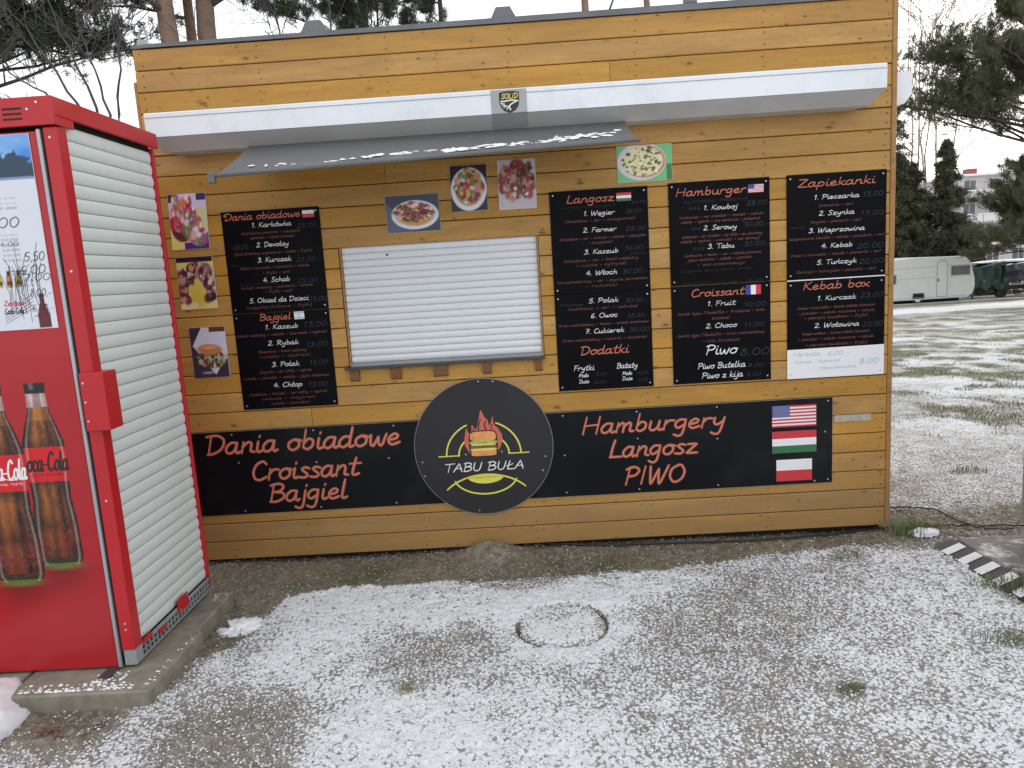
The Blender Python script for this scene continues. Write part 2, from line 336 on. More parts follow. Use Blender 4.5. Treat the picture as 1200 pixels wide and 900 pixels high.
# ---------------------------------------------------------------- handwriting: pen strokes per letter (baseline 0, x-height 5)
G = {}
def g(ch, adv, s): G[ch] = (adv, [[tuple(map(float, p.split(','))) for p in q.split()] for q in s.split(';')])
for row in '''a 5.2 4,4.9 2,5.1 .5,3 .6,.8 1.8,0 3.2,1.2 4,4.2;4,5 3.8,1.3 4.4,0 5.3,.7
b 4.9 1.3,9.4 .8,1.2;.9,2.8 2.3,5 3.9,4.2 3.9,1.6 2.3,0 .9,1
c 4.5 4,4.2 2.6,5.1 1,3.8 .7,1.4 2.1,0 4.3,1
d 5.4 4,4.8 2,5 .5,3 .7,.8 2,0 3.6,1.6;4.5,9.4 3.9,1.4 4.4,0 5.4,.6
e 4.6 .9,2.3 3.1,2.9 3.6,4.4 2.4,5.1 .9,3.6 .7,1.4 2,0 4.4,1
f 4 4.8,8.6 3.4,9.4 2.4,8 1.6,-3;.5,4.9 4,4.9
g 5 4,4.9 2,5.1 .6,3.2 .9,1.2 2,.7 3.8,2.4;4.1,5 3.6,-2 2.3,-3.9 .5,-3
h 5 1.4,9.4 .8,0;.9,2.6 2.6,5 3.8,4.2 3.6,.8 4.8,.2
i 2.6 1.1,5 .9,1.2 1.5,0 2.6,.6;1.4,7.3 1.5,7.7
j 2.6 2,5 1.5,-2.6 .3,-4 -1.2,-3.2;2.2,7.3 2.3,7.7
k 4.7 1.4,9.4 .8,0;4,4.9 1.1,2.5;1.7,2.9 2.8,.8 4.6,.1
l 2.7 1.5,9.4 .9,1.6 1.5,0 2.7,.6
m 7 1,5 .7,0;.8,2.8 2.4,5 3.2,4 3,0;3.1,2.8 4.8,5 5.6,4 5.5,.6 6.8,.3
n 5 1,5 .7,0;.8,2.8 2.6,5 3.8,4.2 3.7,.8 5,.3
o 4.9 2.5,5.1 .8,3.6 .8,1.2 2.3,0 4,1.4 4.1,3.8 2.5,5.1 4.9,4.4
p 4.9 1.1,5 .4,-4;.9,2.8 2.4,5 4,4.2 4,1.6 2.4,.1 .8,1
r 4.1 1,5 .7,0;.8,2.8 2.2,4.8 4,4.8
s 4.1 3.8,4.5 2.3,5.1 1.2,4 3.3,1.6 2.5,.1 .4,.3
t 4 2.5,8.4 1.6,1.4 2.3,0 4,.6;.3,5.6 4.3,5.8
u 5.2 .9,5 .7,1.4 1.8,0 3.4,1.4 4,5;4,5 3.8,1 4.5,0 5.3,.6
v 4.6 .7,5 2,0 2,0 4.4,5
w 6.3 .7,5 .9,.8 2,.1 3.3,4;3.3,4 3.7,.6 4.8,.2 6,5.2
x 4.7 .7,5 2,2.2 4.4,0;4.2,5 .4,0
y 4.9 .9,5 .8,2.4 2,1.3 3.9,3;4.3,5 3.3,-2.6 1.8,-4 .2,-3
z 4.8 .7,4.9 .7,4.9 4.2,4.9 4.2,4.9 .5,.1 .5,.1 4.7,.2
A 6.4 .3,0 3.6,9 3.6,9 5.8,0;1.4,3.4 5.4,3.4
B 6.2 1.6,9 1,0;.4,8.4 3.4,9.2 5.2,7.6 4,5.4 1.6,4.9;2,4.9 5.2,4.2 5.4,1.6 3,0 .8,0
C 6 5.4,7.8 4,9.2 1.8,7.6 .8,4 1.6,.8 3.4,0 5.8,1.4
D 6.8 1.8,8.8 1.2,0;.2,8.6 3.8,9 6.2,6.6 5.6,2.6 3.2,.4 1.0,0
E 5.6 5,9 1.6,8.6 1.2,.2 5,0;1.4,4.8 4.4,4.8
F 5.4 1.8,9 1,0;.8,8.8 5.6,9;1.4,4.8 4.4,4.8
G 6.6 5.4,7.8 4,9.2 1.6,7 .8,3.4 2.4,0 5,1 5.6,4 5.6,4 3.6,4
H 7 1.4,9 .8,0;6.2,9 5.6,0;1,4.4 6,4.9
I 3.4 2.2,9 1.4,0
J 4.6 4.2,9 3.6,2 2,0 .4,1.2
K 6.2 1.6,9 1,0;5.4,9 1.4,4.2;2.2,4.8 3.8,1.6 6,0
L 5.2 1.8,9 1.2,5 .9,.4 .9,.2 5,.2
M 8 .8,0 2,9 2,9 3.8,2.6 3.8,2.6 6.2,9 6.2,9 7,0
N 7 .8,0 1.8,9 1.8,9 5.4,0 5.4,0 6.4,9
O 7 3.8,9.1 1.2,7 .8,3 2.8,0 5.6,1.6 6.4,5.4 5,8.6 3.4,9
P 5.8 1.8,9 1,0;.5,8 3.4,9.2 5.6,7.4 4.4,4.8 1.6,4.2
R 6.2 1.6,9 1,0;.5,8.2 3.4,9.2 5.2,7.4 4,5 1.6,4.5;2.4,4.5 4,1.6 6,0
S 5.4 5,8 3.4,9.2 1.6,7.6 2.2,5.6 4.2,3.6 3.8,.8 2,0 .5,1
T 6 3.4,8.8 2.8,0;.4,8.6 6.4,9
U 6.6 1.2,9 1,2.4 2.6,0 4.8,1.6 5.8,9
W 8.6 .9,9 1.6,1 2.2,.2 4.4,7.4;4.4,7.4 5,.8 5.8,.2 8.2,9
X 6 1,9 5.4,0;5.8,9 .4,0
Y 6 .8,9 3,4.6;5.8,9 3,4.6 2.4,0
Z 6.2 .8,8.9 .8,8.9 5.8,9 5.8,9 .6,.1 .6,.1 6,.2
0 5.2 2.8,9 1,7 .7,2.6 2.2,0 4,1.8 4.6,6 3.4,8.8 2.6,9
1 3.6 .8,7 2.6,9 2.6,9 1.9,0
2 5 .8,7.6 2.6,9 4.2,7.4 3,4 .4,.2 .4,.2 4.6,.3
3 4.9 1,8.2 3.2,9 4,7 2,5 2,5 4.2,3.4 3.6,.8 1.8,0 .4,1
4 5.2 3.4,9 .6,3 .6,3 4.8,3.2;4.2,6 3.4,0
5 4.9 4.4,9 1.6,8.8 1.6,8.8 1.2,5.2 3.6,5 4,2 2.4,0 .4,.8
6 5 4,8.8 1.6,6.4 .8,2.4 2.2,0 4,1.4 3.8,3.8 1,3.2
7 4.8 .8,8.8 .8,8.8 4.6,8.8 4.6,8.8 1.8,0;1.6,4.4 4,4.6
8 5 4.2,7.8 2.6,9 1.4,7.2 3.4,4.6 4.2,2 2.4,0 .8,1.6 2,4.4 4.2,7.8
9 5 4.2,8 2.2,9 1,6.6 2.2,4.8 4.2,6.8;4.3,8 3.6,2 1.6,0
. 2 1,.1 1.3,.4
, 2 1.2,.6 .7,-1.4
( 3 2.8,9 1,5 1.4,-1.6
) 3 .8,9 2.4,5 .6,-1.6
+ 5 .8,3 4.4,3;2.6,5 2.6,1
- 4 .6,3 3.4,3
/ 4 3.6,9 .4,-1
: 2 1,4 1.1,4.3;.9,.6 1,.9'''.splitlines():
    ch, adv, s = row.split(' ', 2); g(ch, float(adv), s)
def acc(new, base, extra, adv=None): a_, st = G[base]; G[new] = (adv or a_, st+[[tuple(map(float, p.split(','))) for p in q.split()] for q in extra.split(';')])
acc('ó', 'o', '2.8,6.8 4,8.6'); acc('ń', 'n', '2.6,6.8 3.8,8.6'); acc('ś', 's', '2.2,6.8 3.4,8.6'); acc('ć', 'c', '2.4,6.8 3.6,8.6')
acc('ż', 'z', '2.6,7 2.7,7.4'); acc('ź', 'z', '2.4,6.8 3.4,8.4'); acc('ł', 'l', '0,3.8 2.9,6'); acc('Ł', 'L', '0,3.4 3.8,5.6')
acc('ę', 'e', '3.4,.3 2.8,-1.2 4.2,-1.8'); acc('ą', 'a', '4.6,0 4,-1.4 5.4,-1.9'); acc('Ę', 'E', '4.4,0 3.6,-1.4 5,-1.9'); acc('Ż', 'Z', '3.2,10.4 3.3,10.8')
def smooth(P, sub):
    if len(P) < 3 or sub < 2: return P
    out = [P[0]]
    for i in range(len(P)-1):
        p1, p2 = P[i], P[i+1]
        if p1 == p2: continue
        p0 = P[i-1] if i > 0 else p1; p3 = P[i+2] if i+2 < len(P) else p2
        for k in range(1, sub+1):
            t_ = k/sub
            out.append(tuple(.5*(2*p1[j]+(p2[j]-p0[j])*t_+(2*p0[j]-5*p1[j]+4*p2[j]-p3[j])*t_*t_+(3*p1[j]-p0[j]-3*p2[j]+p3[j])*t_**3) for j in (0, 1)))
    return out
PEN = [0]
def ribbon(V, F, P, w, place):
    P = [p for i, p in enumerate(P) if i == 0 or (p[0]-P[i-1][0])**2+(p[1]-P[i-1][1])**2 > 1e-12]
    if len(P) < 2: return
    o = len(V); n = len(P); PEN[0] = (PEN[0]+3) % 30
    def lay(x, z, i):
        q = place(x, z); return (q[0], q[1]-1.2e-5*((PEN[0]+i) % 40), q[2])
    for i in range(n):
        a, c = P[max(i-1, 0)], P[min(i+1, n-1)]
        dx, dy = c[0]-a[0], c[1]-a[1]; l = math.hypot(dx, dy) or 1; dx /= l; dy /= l
        e = (-w if i == 0 else w if i == n-1 else 0)*.45
        ww = w*(.72 if i in (0, n-1) else 1)/2
        x, y = P[i][0]+dx*e, P[i][1]+dy*e
        V.append(lay(x-dy*ww, y+dx*ww, i)); V.append(lay(x+dy*ww, y-dx*ww, i))
    for i in range(n-1): F.append((o+2*i, o+2*i+1, o+2*i+3, o+2*i+2))
def write(items, place, sub=4):       # items: (text, x0, x1, baseline, x-height in m, pen width in units)
    V = []; F = []
    for (tx, x0, x1, z, xh, pw) in items:
        adv = sum(G[c][0] if c in G else 3.2 for c in tx); s = xh/5.; sx = (x1-x0)/adv; cx = 0
        for c in tx:
            if c in G:
                for st in G[c][1]:
                    P = [(x0+(cx+p[0]+p[1]*.18*min(1, s/sx))*sx, z+p[1]*s) for p in smooth(st, sub)]
                    ribbon(V, F, P, pw*min(s, sx*1.15), place)
            cx += G[c][0] if c in G else 3.2
    return V, F
# ---------------------------------------------------------------- ground: one sheet out to the horizon, relief from noise
def ground_z(x, y):
    base = -.04*np.maximum(y-1, 0)*sstep(.5, 4, y); base = np.maximum(base, -1.62-.0*y)
    return base
def axis_pts(lo, hi, a, b, d, gr=1.16):
    c = list(np.arange(a, b+d/2, d)); s = d
    q = c[-1]
    while q < hi: s *= gr; q += s; c.append(q)
    s = d; q = c[0]
    while q > lo: s *= gr; q -= s; c.insert(0, q)
    return np.array(c)
gx = axis_pts(-700, 800, -.45, 4.75, .0085, 1.045); gy = axis_pts(-60, 900, -2.0, .1, .0085, 1.035)
X, Y = np.meshgrid(gx, gy, indexing='ij'); X = X.ravel(); Y = Y.ravel()
def seg_d(x, y, a, b):
    ax, ay = a; bx, by = b; t_ = np.clip(((x-ax)*(bx-ax)+(y-ay)*(by-ay))/((bx-ax)**2+(by-ay)**2), 0, 1)
    return np.hypot(x-ax-t_*(bx-ax), y-ay-t_*(by-ay))
wob = fbm(X*2.2, Y*2.2, 4, 3)-.5; wob2 = fbm(X*9, Y*9, 3, 9)-.5
yy = Y+wob*.22+wob2*.05
# snow amount (0 bare .. 1 closed)
D = .87+.32*(fbm(X*1.1+5, Y*1.1, 4, 1)-.5)
edge = np.interp(X, [-1, .55, .62, 1.2, 1.8, 2.4, 2.9, 3.3, 3.75, 4.2], [-2.4, -.9, -.47, -.45, -.36, -.42, -.33, -.22, -.12, 0.3])
D -= .75*sstep(-.03, .07, yy-edge)*(Y < .3)*sstep(4.15, 3.75, X)
D -= .22*sstep(.5, .1, np.hypot(X-.75, Y+1.5)+wob*.4)
D -= .55*sstep(.04, -.16, X-(.55+.42*(Y+.5)*.35)+wob*.3)*sstep(-1.75, -1.35, Y-(.2-X)*.3)*(Y < .5)
D += .30*sstep(.5, 0, np.abs(Y+.62+wob*.5)/.42)*sstep(.5, .8, X)*sstep(2.9, 2.1, X)*(Y < 0)
D += .2*sstep(.4, .1, np.hypot(X-1.35, Y+1.65))
D -= .09*sstep(.25, .05, np.hypot((X-1.35), (Y+1.08)))
D -= .42*sstep(.32, .1, seg_d(X, Y, (3.75, -.02), (4.6, .05)))+.1*sstep(.8, .2, seg_d(X, Y, (3.8, .4), (5, 1)))
far = sstep(.5, 1.8, Y-.1)*sstep(3.4, 3.9, X)
D = D*(1-far)+far*(.86+.34*(fbm(X*.9, Y*.9, 5, 21)-.5)-.05*sstep(8, 26, Y))
D = D*(1-sstep(1, 3, Y)*sstep(3, 2, X))+.5*sstep(1, 3, Y)*sstep(3, 2, X)
road = sstep(2.6, 1.9, np.abs(Y-25.2-.1*(X-18))); D = D*(1-road)+.97*road
strip = sstep(1.6, .9, np.abs(Y-30.3)); D -= .32*strip*(X > 8)
# grass share
Gs = sstep(.5, .62, fbm(X*.55+9, Y*.55, 5, 31))*sstep(1.7, 3.2, Y)*(X > 3.4)
Gs = np.maximum(Gs, sstep(2, 5, Y)*.8)*(1-road); Gs = np.maximum(Gs, strip*.9)
gp = sstep(.48, .64, fbm(X*3.1, Y*2.0, 5, 77))*sstep(1.3, 6, Y+(fbm(X*1.5, Y*1.5, 3, 91)-.5)*5)*sstep(24, 20, Y)
D -= .3*gp
for (px, py, r_) in ((3.83, -.02, .16), (4.0, -.78, .2), (2.2, -.3, .1), (3.66, -1.15, .12), (2.92, -1.42, .06), (1.35, -1.3, .06), (3.4, -.3, .12), (.6, -.28, .1), (1.0, -.22, .16)):
    k = sstep(r_, r_*.3, np.hypot(X-px, Y-py)+wob2*.1); Gs = np.maximum(Gs, k*.8); D -= .2*k
D = np.clip(D, 0, 1)
Z = ground_z(X, Y)
fine = sstep(3, 1.5, Y)*1.0
clump = fbm(X*42, Y*42, 3, 5); m_ = sstep(.0, .12, D-clump*.9-.02)
near = sstep(7, 3, np.abs(X-2)+np.abs(Y+1))
Z += (fbm(X*1.3, Y*1.3, 3, 2)-.5)*.03*near+(fbm(X*7, Y*7, 3, 8)-.5)*.012*near
Z += near*.010*sstep(.8, 1.0, D)*fbm(X*11, Y*11, 4, 61)
Z += near*(m_*.007*(.5+vn(X*60, Y*60, 4))+(fbm(X*30, Y*30, 3, 6)-.5)*.014+(vn(X*95, Y*95, 12)-.5)*.006)
Z += (1-near)*(fbm(X*.8, Y*.8, 4, 15)-.5)*.07*sstep(200, 60, Y)
Z += .012*sstep(.35, .1, np.abs(Y+.6+wob*.4))*sstep(.5, .8, X)*sstep(3, 2.2, X)
Z += .075*np.exp(-((X-1.6)**2/.02+(Y+.06)**2/.006))*(1+.6*wob2)            # heap of sand against the wall
Z += .03*sstep(.5, .0, -Y+.02)*(X < .9)*(Y > -.6)*0
RC = (1.945, -.862); rr = np.hypot(X-RC[0], (Y-RC[1])); ang = np.arctan2(Y-RC[1], X-RC[0])
ringw = np.exp(-((rr-.187)/.009)**2); cresc = 1.25*sstep(.2, .9, np.cos(ang+.25))+1.1*sstep(.55, .95, np.cos(ang-3.6)); Z -= .03*ringw*np.clip(cresc, 0, 1); D = np.clip(D-.6*ringw*np.clip(cresc, 0, 1)+.22*sstep(.4, .2, rr)*(ringw < .3), 0, 1.2)
Z = np.where(rr < .19, Z*.5+.0, Z)
D += .12*(fbm(X*5, Y*5, 3, 51)-.5)
D = np.where(rr < .185, 0.9, D)
nx, ny = len(gx), len(gy); I = np.arange(nx*ny).reshape(nx, ny)
Q = np.stack([I[:-1, :-1], I[1:, :-1], I[1:, 1:], I[:-1, 1:]], -1).reshape(-1, 4)
me = raw('ground', np.stack([X, Y, Z], -1), Q, 'ground', True)
for nm, arr in (('snow', D), ('grass', Gs)):
    a = me.attributes.new(nm, 'FLOAT', 'POINT'); a.data.foreach_set('value', arr.astype(np.float32))
gro = link('ground', me, None, None); tag(gro, kind='structure', label='sandy ground with thin broken snow, open out to a snowy field')
def gz(x, y):
    return float(ground_z(np.array([x], float), np.array([y], float))[0])
GZ = Z.reshape(nx, ny)
def gh(x, y):           # height of the modelled sheet
    i = int(np.clip(np.searchsorted(gx, x), 1, nx-1)); j = int(np.clip(np.searchsorted(gy, y), 1, ny-1)); return float(GZ[i, j])
GD = D.reshape(nx, ny)
# snow crumbs and gravel lying on the sheet (nobody could count them)
def scatter(name, n, fn, size, mt, label, cat, seed, flat=.6):
    R = np.random.RandomState(seed); x, y = fn(R, n)
    i = np.clip(np.searchsorted(gx, x), 1, nx-1); j = np.clip(np.searchsorted(gy, y), 1, ny-1)
    keep = R.rand(len(x)) < (np.clip((GD[i, j]-.18)*1.6, 0, 1) if mt.startswith('snow') else np.clip(1.15-GD[i, j], .1, 1))
    x, y, i, j = x[keep], y[keep], i[keep], j[keep]; n = len(x); z = GZ[i, j]
    o = np.array([(1, 0, 0), (0, 1, 0), (-1, 0, 0), (0, -1, 0), (0, 0, 1), (0, 0, -1)], float)
    s = size[0]+(size[1]-size[0])*R.rand(n)**2.5
    V = o[None]*(.7+.6*R.rand(n, 6, 1)); a = R.rand(n)*6.28; ca, sa = np.cos(a)[:, None], np.sin(a)[:, None]
    vx = V[:, :, 0]*ca-V[:, :, 1]*sa; vy = V[:, :, 0]*sa+V[:, :, 1]*ca; vz = V[:, :, 2]*flat
    P = np.stack([x[:, None]+vx*s[:, None], y[:, None]+vy*s[:, None], z[:, None]+vz*s[:, None]+s[:, None]*.15], -1).reshape(-1, 3)
    T = np.array([(0, 1, 4), (1, 2, 4), (2, 3, 4), (3, 0, 4), (1, 0, 5), (2, 1, 5), (3, 2, 5), (0, 3, 5)])
    F = (np.arange(n)[:, None, None]*6+T[None]).reshape(-1, 3)
    o_ = link(name, raw(name, P, F, mt, True), None, None); tag(o_, label, cat, kind='stuff'); return o_
def near_xy(R, n):
    y = -2.0+2.4*R.rand(n)**.9; x = -.4+R.rand(n)*(5.0+.0*y); return x, y
scatter('snow_crumbs', 60000, near_xy, (.0018, .007), 'snow', 'loose crumbs of old snow scattered over the sand in front of the kiosk', 'snow', 3, .6)
scatter('gravel', 26000, near_xy, (.002, .010), 'stone', 'small gravel scattered over the bare sand before the kiosk', 'gravel', 4, .7)
# ---------------------------------------------------------------- grass
def blades(n, xy, h, w, seed, lean=.5):
    R = np.random.RandomState(seed); x, y = xy(R, n); n = len(x)
    i = np.clip(np.searchsorted(gx, x), 1, nx-1); j = np.clip(np.searchsorted(gy, y), 1, ny-1); z = GZ[i, j]-.004
    H = h*(.4+.8*R.rand(n)); a = R.rand(n)*6.28; l = lean*H*(.3+R.rand(n)); dx, dy = np.cos(a), np.sin(a); wx, wy = -dy*w/2, dx*w/2
    P = np.stack([np.stack([x-wx, y-wy, z], -1), np.stack([x+wx, y+wy, z], -1),
                  np.stack([x+dx*l*.35+wx*.8, y+dy*l*.35+wy*.8, z+H*.6], -1), np.stack([x+dx*l*.35-wx*.8, y+dy*l*.35-wy*.8, z+H*.6], -1),
                  np.stack([x+dx*l, y+dy*l, z+H*.95], -1)], 1).reshape(-1, 3)
    T = np.array([(0, 1, 2), (0, 2, 3), (3, 2, 4)]); return P, (np.arange(n)[:, None, None]*5+T[None]).reshape(-1, 3)
def tuft(x0, y0, r, n, h, label, seed, w=.0035, mt='grass', grp='grass tufts in the thin snow'):
    def xy(R, k): a = R.rand(k)*6.28; q = r*np.sqrt(R.rand(k))*(.6+.6*R.rand(k)); return x0+q*np.cos(a)*1.4, y0+q*np.sin(a)*.8
    P, F = blades(n, xy, h, w, seed); o = part('grass_tuft', P, F, mt); tag(o, label, 'grass', grp); return o
tuft(3.86, -.04, .10, 420, .085, 'green grass tuft at the foot of the kiosk corner, half under a snow lump', 1)
tuft(4.02, -.80, .10, 340, .10, 'green grass tuft growing out beside the striped edging', 2)
tuft(3.90, -.72, .10, 160, .05, 'thin low grass between the snow and the striped edging', 3)
tuft(3.62, -1.17, .10, 90, .04, 'small sparse grass tuft in the snow below the striped edging', 4)
tuft(2.93, -1.43, .03, 60, .03, 'tiny mossy grass tuft alone in the right foreground snow', 5)
tuft(2.22, -.20, .07, 80, .03, 'faint grass on the bare sand under the langos menu boards', 6)
tuft(1.36, -1.33, .04, 70, .028, 'tiny olive grass tuft in the snow left of the round cover', 7, mt='grass_dry')
tuft(4.75, .95, .10, 120, .05, 'small grass tuft on the snowy path right of the kiosk', 8)
def field(R, n):
    y = 1.2+R.rand(n)**1.6*31; x = 3.6+(y+2.5)*(.28+.75*R.rand(n)); 
    k = (sstep(.46, .62, fbm(x*3.1, y*2.0, 5, 77)) *sstep(1.3, 6, y+(fbm(x*1.5, y*1.5, 3, 91)-.5)*5) > R.rand(n)*.9+.05) & (np.abs(y-25.2-.1*(x-18)) > 2.2); return x[k], y[k]
P, F = blades(150000, field, .034, .008, 11); o = part('field_grass', P, F, 'grass'); tag(o, 'patchy green grass poking through the snow of the field', 'grass', kind='stuff')
# ---------------------------------------------------------------- snow lumps
def lump(name, c, r, seed, mt='snow', label='', cat='snow', flat=.5, rough=.35, group=None, n=40):
    u = np.linspace(0, 2*np.pi, n, endpoint=False); v = np.linspace(0, np.pi/2, n//3); V = []
    for b_ in v:
        for a_ in u:
            x, y, z = math.sin(b_)*math.cos(a_), math.sin(b_)*math.sin(a_), math.cos(b_)
            k = 1+rough*(float(fbm(x*2.2+seed, y*2.2+z*1.7, 4, seed))-.5)*2*(.4+.6*math.sin(b_))
            V.append((c[0]+x*r[0]*k, c[1]+y*r[1]*k, c[2]+z*r[2]*k+(float(fbm(x*7+seed, y*7, 3, seed+3))-.5)*r[2]*rough*.8-.01))
    F = [(i*n+k, (i+1)*n+k, (i+1)*n+(k+1) % n, i*n+(k+1) % n) for i in range(len(v)-1) for k in range(n)]
    o = part(name, V, F, mt, None, True); return tag(o, label, cat, group)
lump('snow_pile', (-.30, -1.50, 0), (.27, .34, .17), 5, label='smooth white heap of snow against the front of the pavers', rough=.25, n=64)
lump('snow_lump', (.50, -.74, 0), (.08, .085, .03), 9, label='crumbly snow lump beside the rear paver', rough=1.0)
lump('snow_lump', (2.24, -.345, 0), (.155, .026, .016), 12, 'snow_ice', label='long flat slab of icy snow on bare sand before the wall', rough=.5)
lump('snow_lump', (1.83, -.375, 0), (.10, .024, .012), 13, 'snow_ice', label='thin icy snow slab just behind the snow edge, left of the long one', rough=.7)
lump('snow_lump', (1.22, -.44, 0), (.05, .02, .014), 14, 'snow_ice', label='small icy snow piece at the left tip of the snow edge', rough=.7)
lump('snow_lump', (3.90, -.085, .012), (.075, .03, .04), 15, label='rounded snow lump lying on the grass at the kiosk corner', rough=.4)
lump('snow_lump', (3.42, -1.38, 0), (.10, .05, .012), 16, label='flat white snow patch in the lower right foreground', rough=.7)
# sunken round cover under snow
t_ = thing('manhole_cover', (RC[0], RC[1], 0), 'round sunken cover buried under snow, ringed by a dark gap', 'manhole cover')
V = []; F = []; n = 72; rs = np.linspace(0, .176, 20)
for q in rs:
    for k in range(n):
        a_ = 2*np.pi*k/n; x, y = RC[0]+q*math.cos(a_), RC[1]+q*math.sin(a_)
        e = 1-sstep(.15, .178, q); V.append((x, y, -.004+.011*float(e)+(float(fbm(x*38, y*38, 3, 4))-.5)*.012))
F = [(i*n+k, (i+1)*n+k, (i+1)*n+(k+1) % n, i*n+(k+1) % n) for i in range(len(rs)-1) for k in range(n)]
o = part('snow_cap', V, F, 'ground', t_, True); a = o.data.attributes.new('snow', 'FLOAT', 'POINT'); a.data.foreach_set('value', [1.02-.12*sstep(.13, .178, math.hypot(p[0]-RC[0], p[1]-RC[1])) for p in V])
MB().cyl((RC[0], RC[1], -.03), (0, 0, 1), .178, .02, 48).done('cover_disc', 'slab_dark', t_)
o = MB().add([(-.03+.33, -1.62+.1, gh(.3, -1.52)+.004), (.36, -1.5, gh(.3, -1.5)+.02), (.42, -1.56, gh(.42, -1.56)+.006), (.34, -1.6, gh(.34, -1.6)+.016), (.39, -1.53, gh(.39, -1.53)+.024)], [(0, 1, 4), (1, 2, 4), (2, 3, 4), (3, 0, 4)]).done('dead_leaf', 'leaf_dead')
bpy.data.objects.remove(o)
def leaf(x, y, s, rz, label):
    z = gh(x, y)+.006; V = [(0, 0, .004), (1, 0, .01), (.55, .4, .02), (-.1, .55, .004), (-.6, .35, .018), (-1, 0, .006), (-.5, -.42, .02), (.1, -.3, .002), (.6, -.45, .02)]
    c_, s_ = math.cos(rz), math.sin(rz)
    P = [(x+(a*c_-b_*s_)*s, y+(a*s_+b_*c_)*s, z+h*(s/.04)*.8) for a, b_, h in V]
    o = part('dead_leaf', P, [(0, i, i+1) for i in range(1, 8)]+[(0, 8, 1)], 'leaf_dead'); tag(o, label, 'leaf')
leaf(.12, -1.49, .045, .4, 'curled brown dead leaf on the sand in front of the pavers')
leaf(.17, -1.5, .03, 2, 'smaller dead leaf touching the curled brown one')
# ---------------------------------------------------------------- kiosk
KW, KT, KD, PZ, PP = 3.747, 2.70, 2.4, .038, .1025
OX0, OX1 = .930, 1.950; ROW0, ROW1 = 10, 16                     # shutter opening, rows of boards left out
kiosk = thing('wooden_kiosk', (KW/2, KD/2, 0), 'ochre wooden snack kiosk clad in horizontal knotty boards, closed for winter', 'kiosk')
K0 = org(kiosk)
def plank_mesh(w, h=PP-.0042, th=.018):
    c = .0032; m = MB()
    pr = [(-.0, 0), (-.0, 0)]
    prof = [(th, 0), (c*.9, 0), (0, c), (0, h-c), (c*.9, h), (th, h)]
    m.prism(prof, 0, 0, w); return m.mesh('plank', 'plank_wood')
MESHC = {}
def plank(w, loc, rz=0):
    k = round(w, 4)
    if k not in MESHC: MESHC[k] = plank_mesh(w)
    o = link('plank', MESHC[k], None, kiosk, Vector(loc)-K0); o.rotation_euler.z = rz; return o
T_ = .018
for r_ in range(26):
    z = PZ+PP*r_
    dy = (random.random()-.5)*.0024
    if ROW0 <= r_ < ROW1:
        plank(OX0-.006, (0, dy, z)); plank(KW-.024-OX1-.004, (OX1+.004, dy, z))
    elif r_ in (3, 14, 19, 23, 7):      # rows made of two lengths butted together
        j = {3: 2.9, 19: 1.2, 23: 2.35, 7: .7}[r_] if r_ != 14 else 1
        plank(j-.001, (0, dy, z)); plank(KW-.024-j-.001, (j+.001, dy, z))
    else: plank(KW-.024, (0, dy, z))
    plank(KD-.04, (KW, T_+.012, z), math.pi/2); plank(KD-.04, (0, KD-.028, z), -math.pi/2); plank(KW-.05, (KW-.025, KD, z), math.pi)
MB().box(.005, OX0-.004, T_, .05, .045, 2.69).box(OX1+.003, KW-.004, T_, .05, .06, 2.69).box(OX0-.004, OX1+.003, T_, .05, .06, PZ+PP*ROW0-.008)\
    .box(OX0-.004, OX1+.003, T_, .05, PZ+PP*ROW1+.001, 2.69).box(.02, .05, .05, KD-.03, .06, 2.69).box(KW-.05, KW-.02, .05, KD-.03, .06, 2.69).box(.05, KW-.05, KD-.05, KD-.02, .06, 2.69).done('wall_core', 'core_dark', kiosk)
MB().cbox(KW-.022, KW+.003, -.006, .028, .034, 2.694, .003).done('corner_board', 'corner_wood', kiosk)
MB().cbox(-.020, -.002, .004, .03, .034, 2.55, .003).done('corner_board', 'corner_wood', kiosk)
MB().box(.02, KW-.02, .06, KD-.06, -.02, .05).done('floor_frame', 'core_dark', kiosk)
m = MB(); random.seed(3)
for r_ in range(26):
    z = PZ+PP*r_
    for x in (.035, KW-.05, .62, 1.25, 1.86, 2.48, 3.1):
        if ROW0 <= r_ < ROW1 and OX0-.02 < x < OX1+.02: continue
        for dz in (.025, .075):
            a_, b_ = x+random.uniform(-.008, .008), z+dz+random.uniform(-.005, .005)
            m.cyl((a_, -.0022, b_), (0, 1, 0), .0032, .003, 6)
tag(m.done('nail_heads', 'core_dark', kiosk), kind='stuff')
MB().box(.0, KW, .0, KD, 2.705, 2.72).done('roof', 'flashing_grey', kiosk)
fp = ((-.010, 0), (-.010, 1), (.03, 1.1), (.03, .55), (-.0015, .55), (-.0015, 0)); V = [(x, y, zb_+h_*q) for x, zb_, h_ in ((.05, 2.7035, .017), (KW+.01, 2.7, .034)) for y, q in fp]
MB().add(V, [(i, (i+1) % 6, 6+(i+1) % 6, 6+i) for i in range(6)]+[tuple(range(6))[::-1], tuple(range(6, 12))]).done('roof_flashing', 'flashing_grey', kiosk)
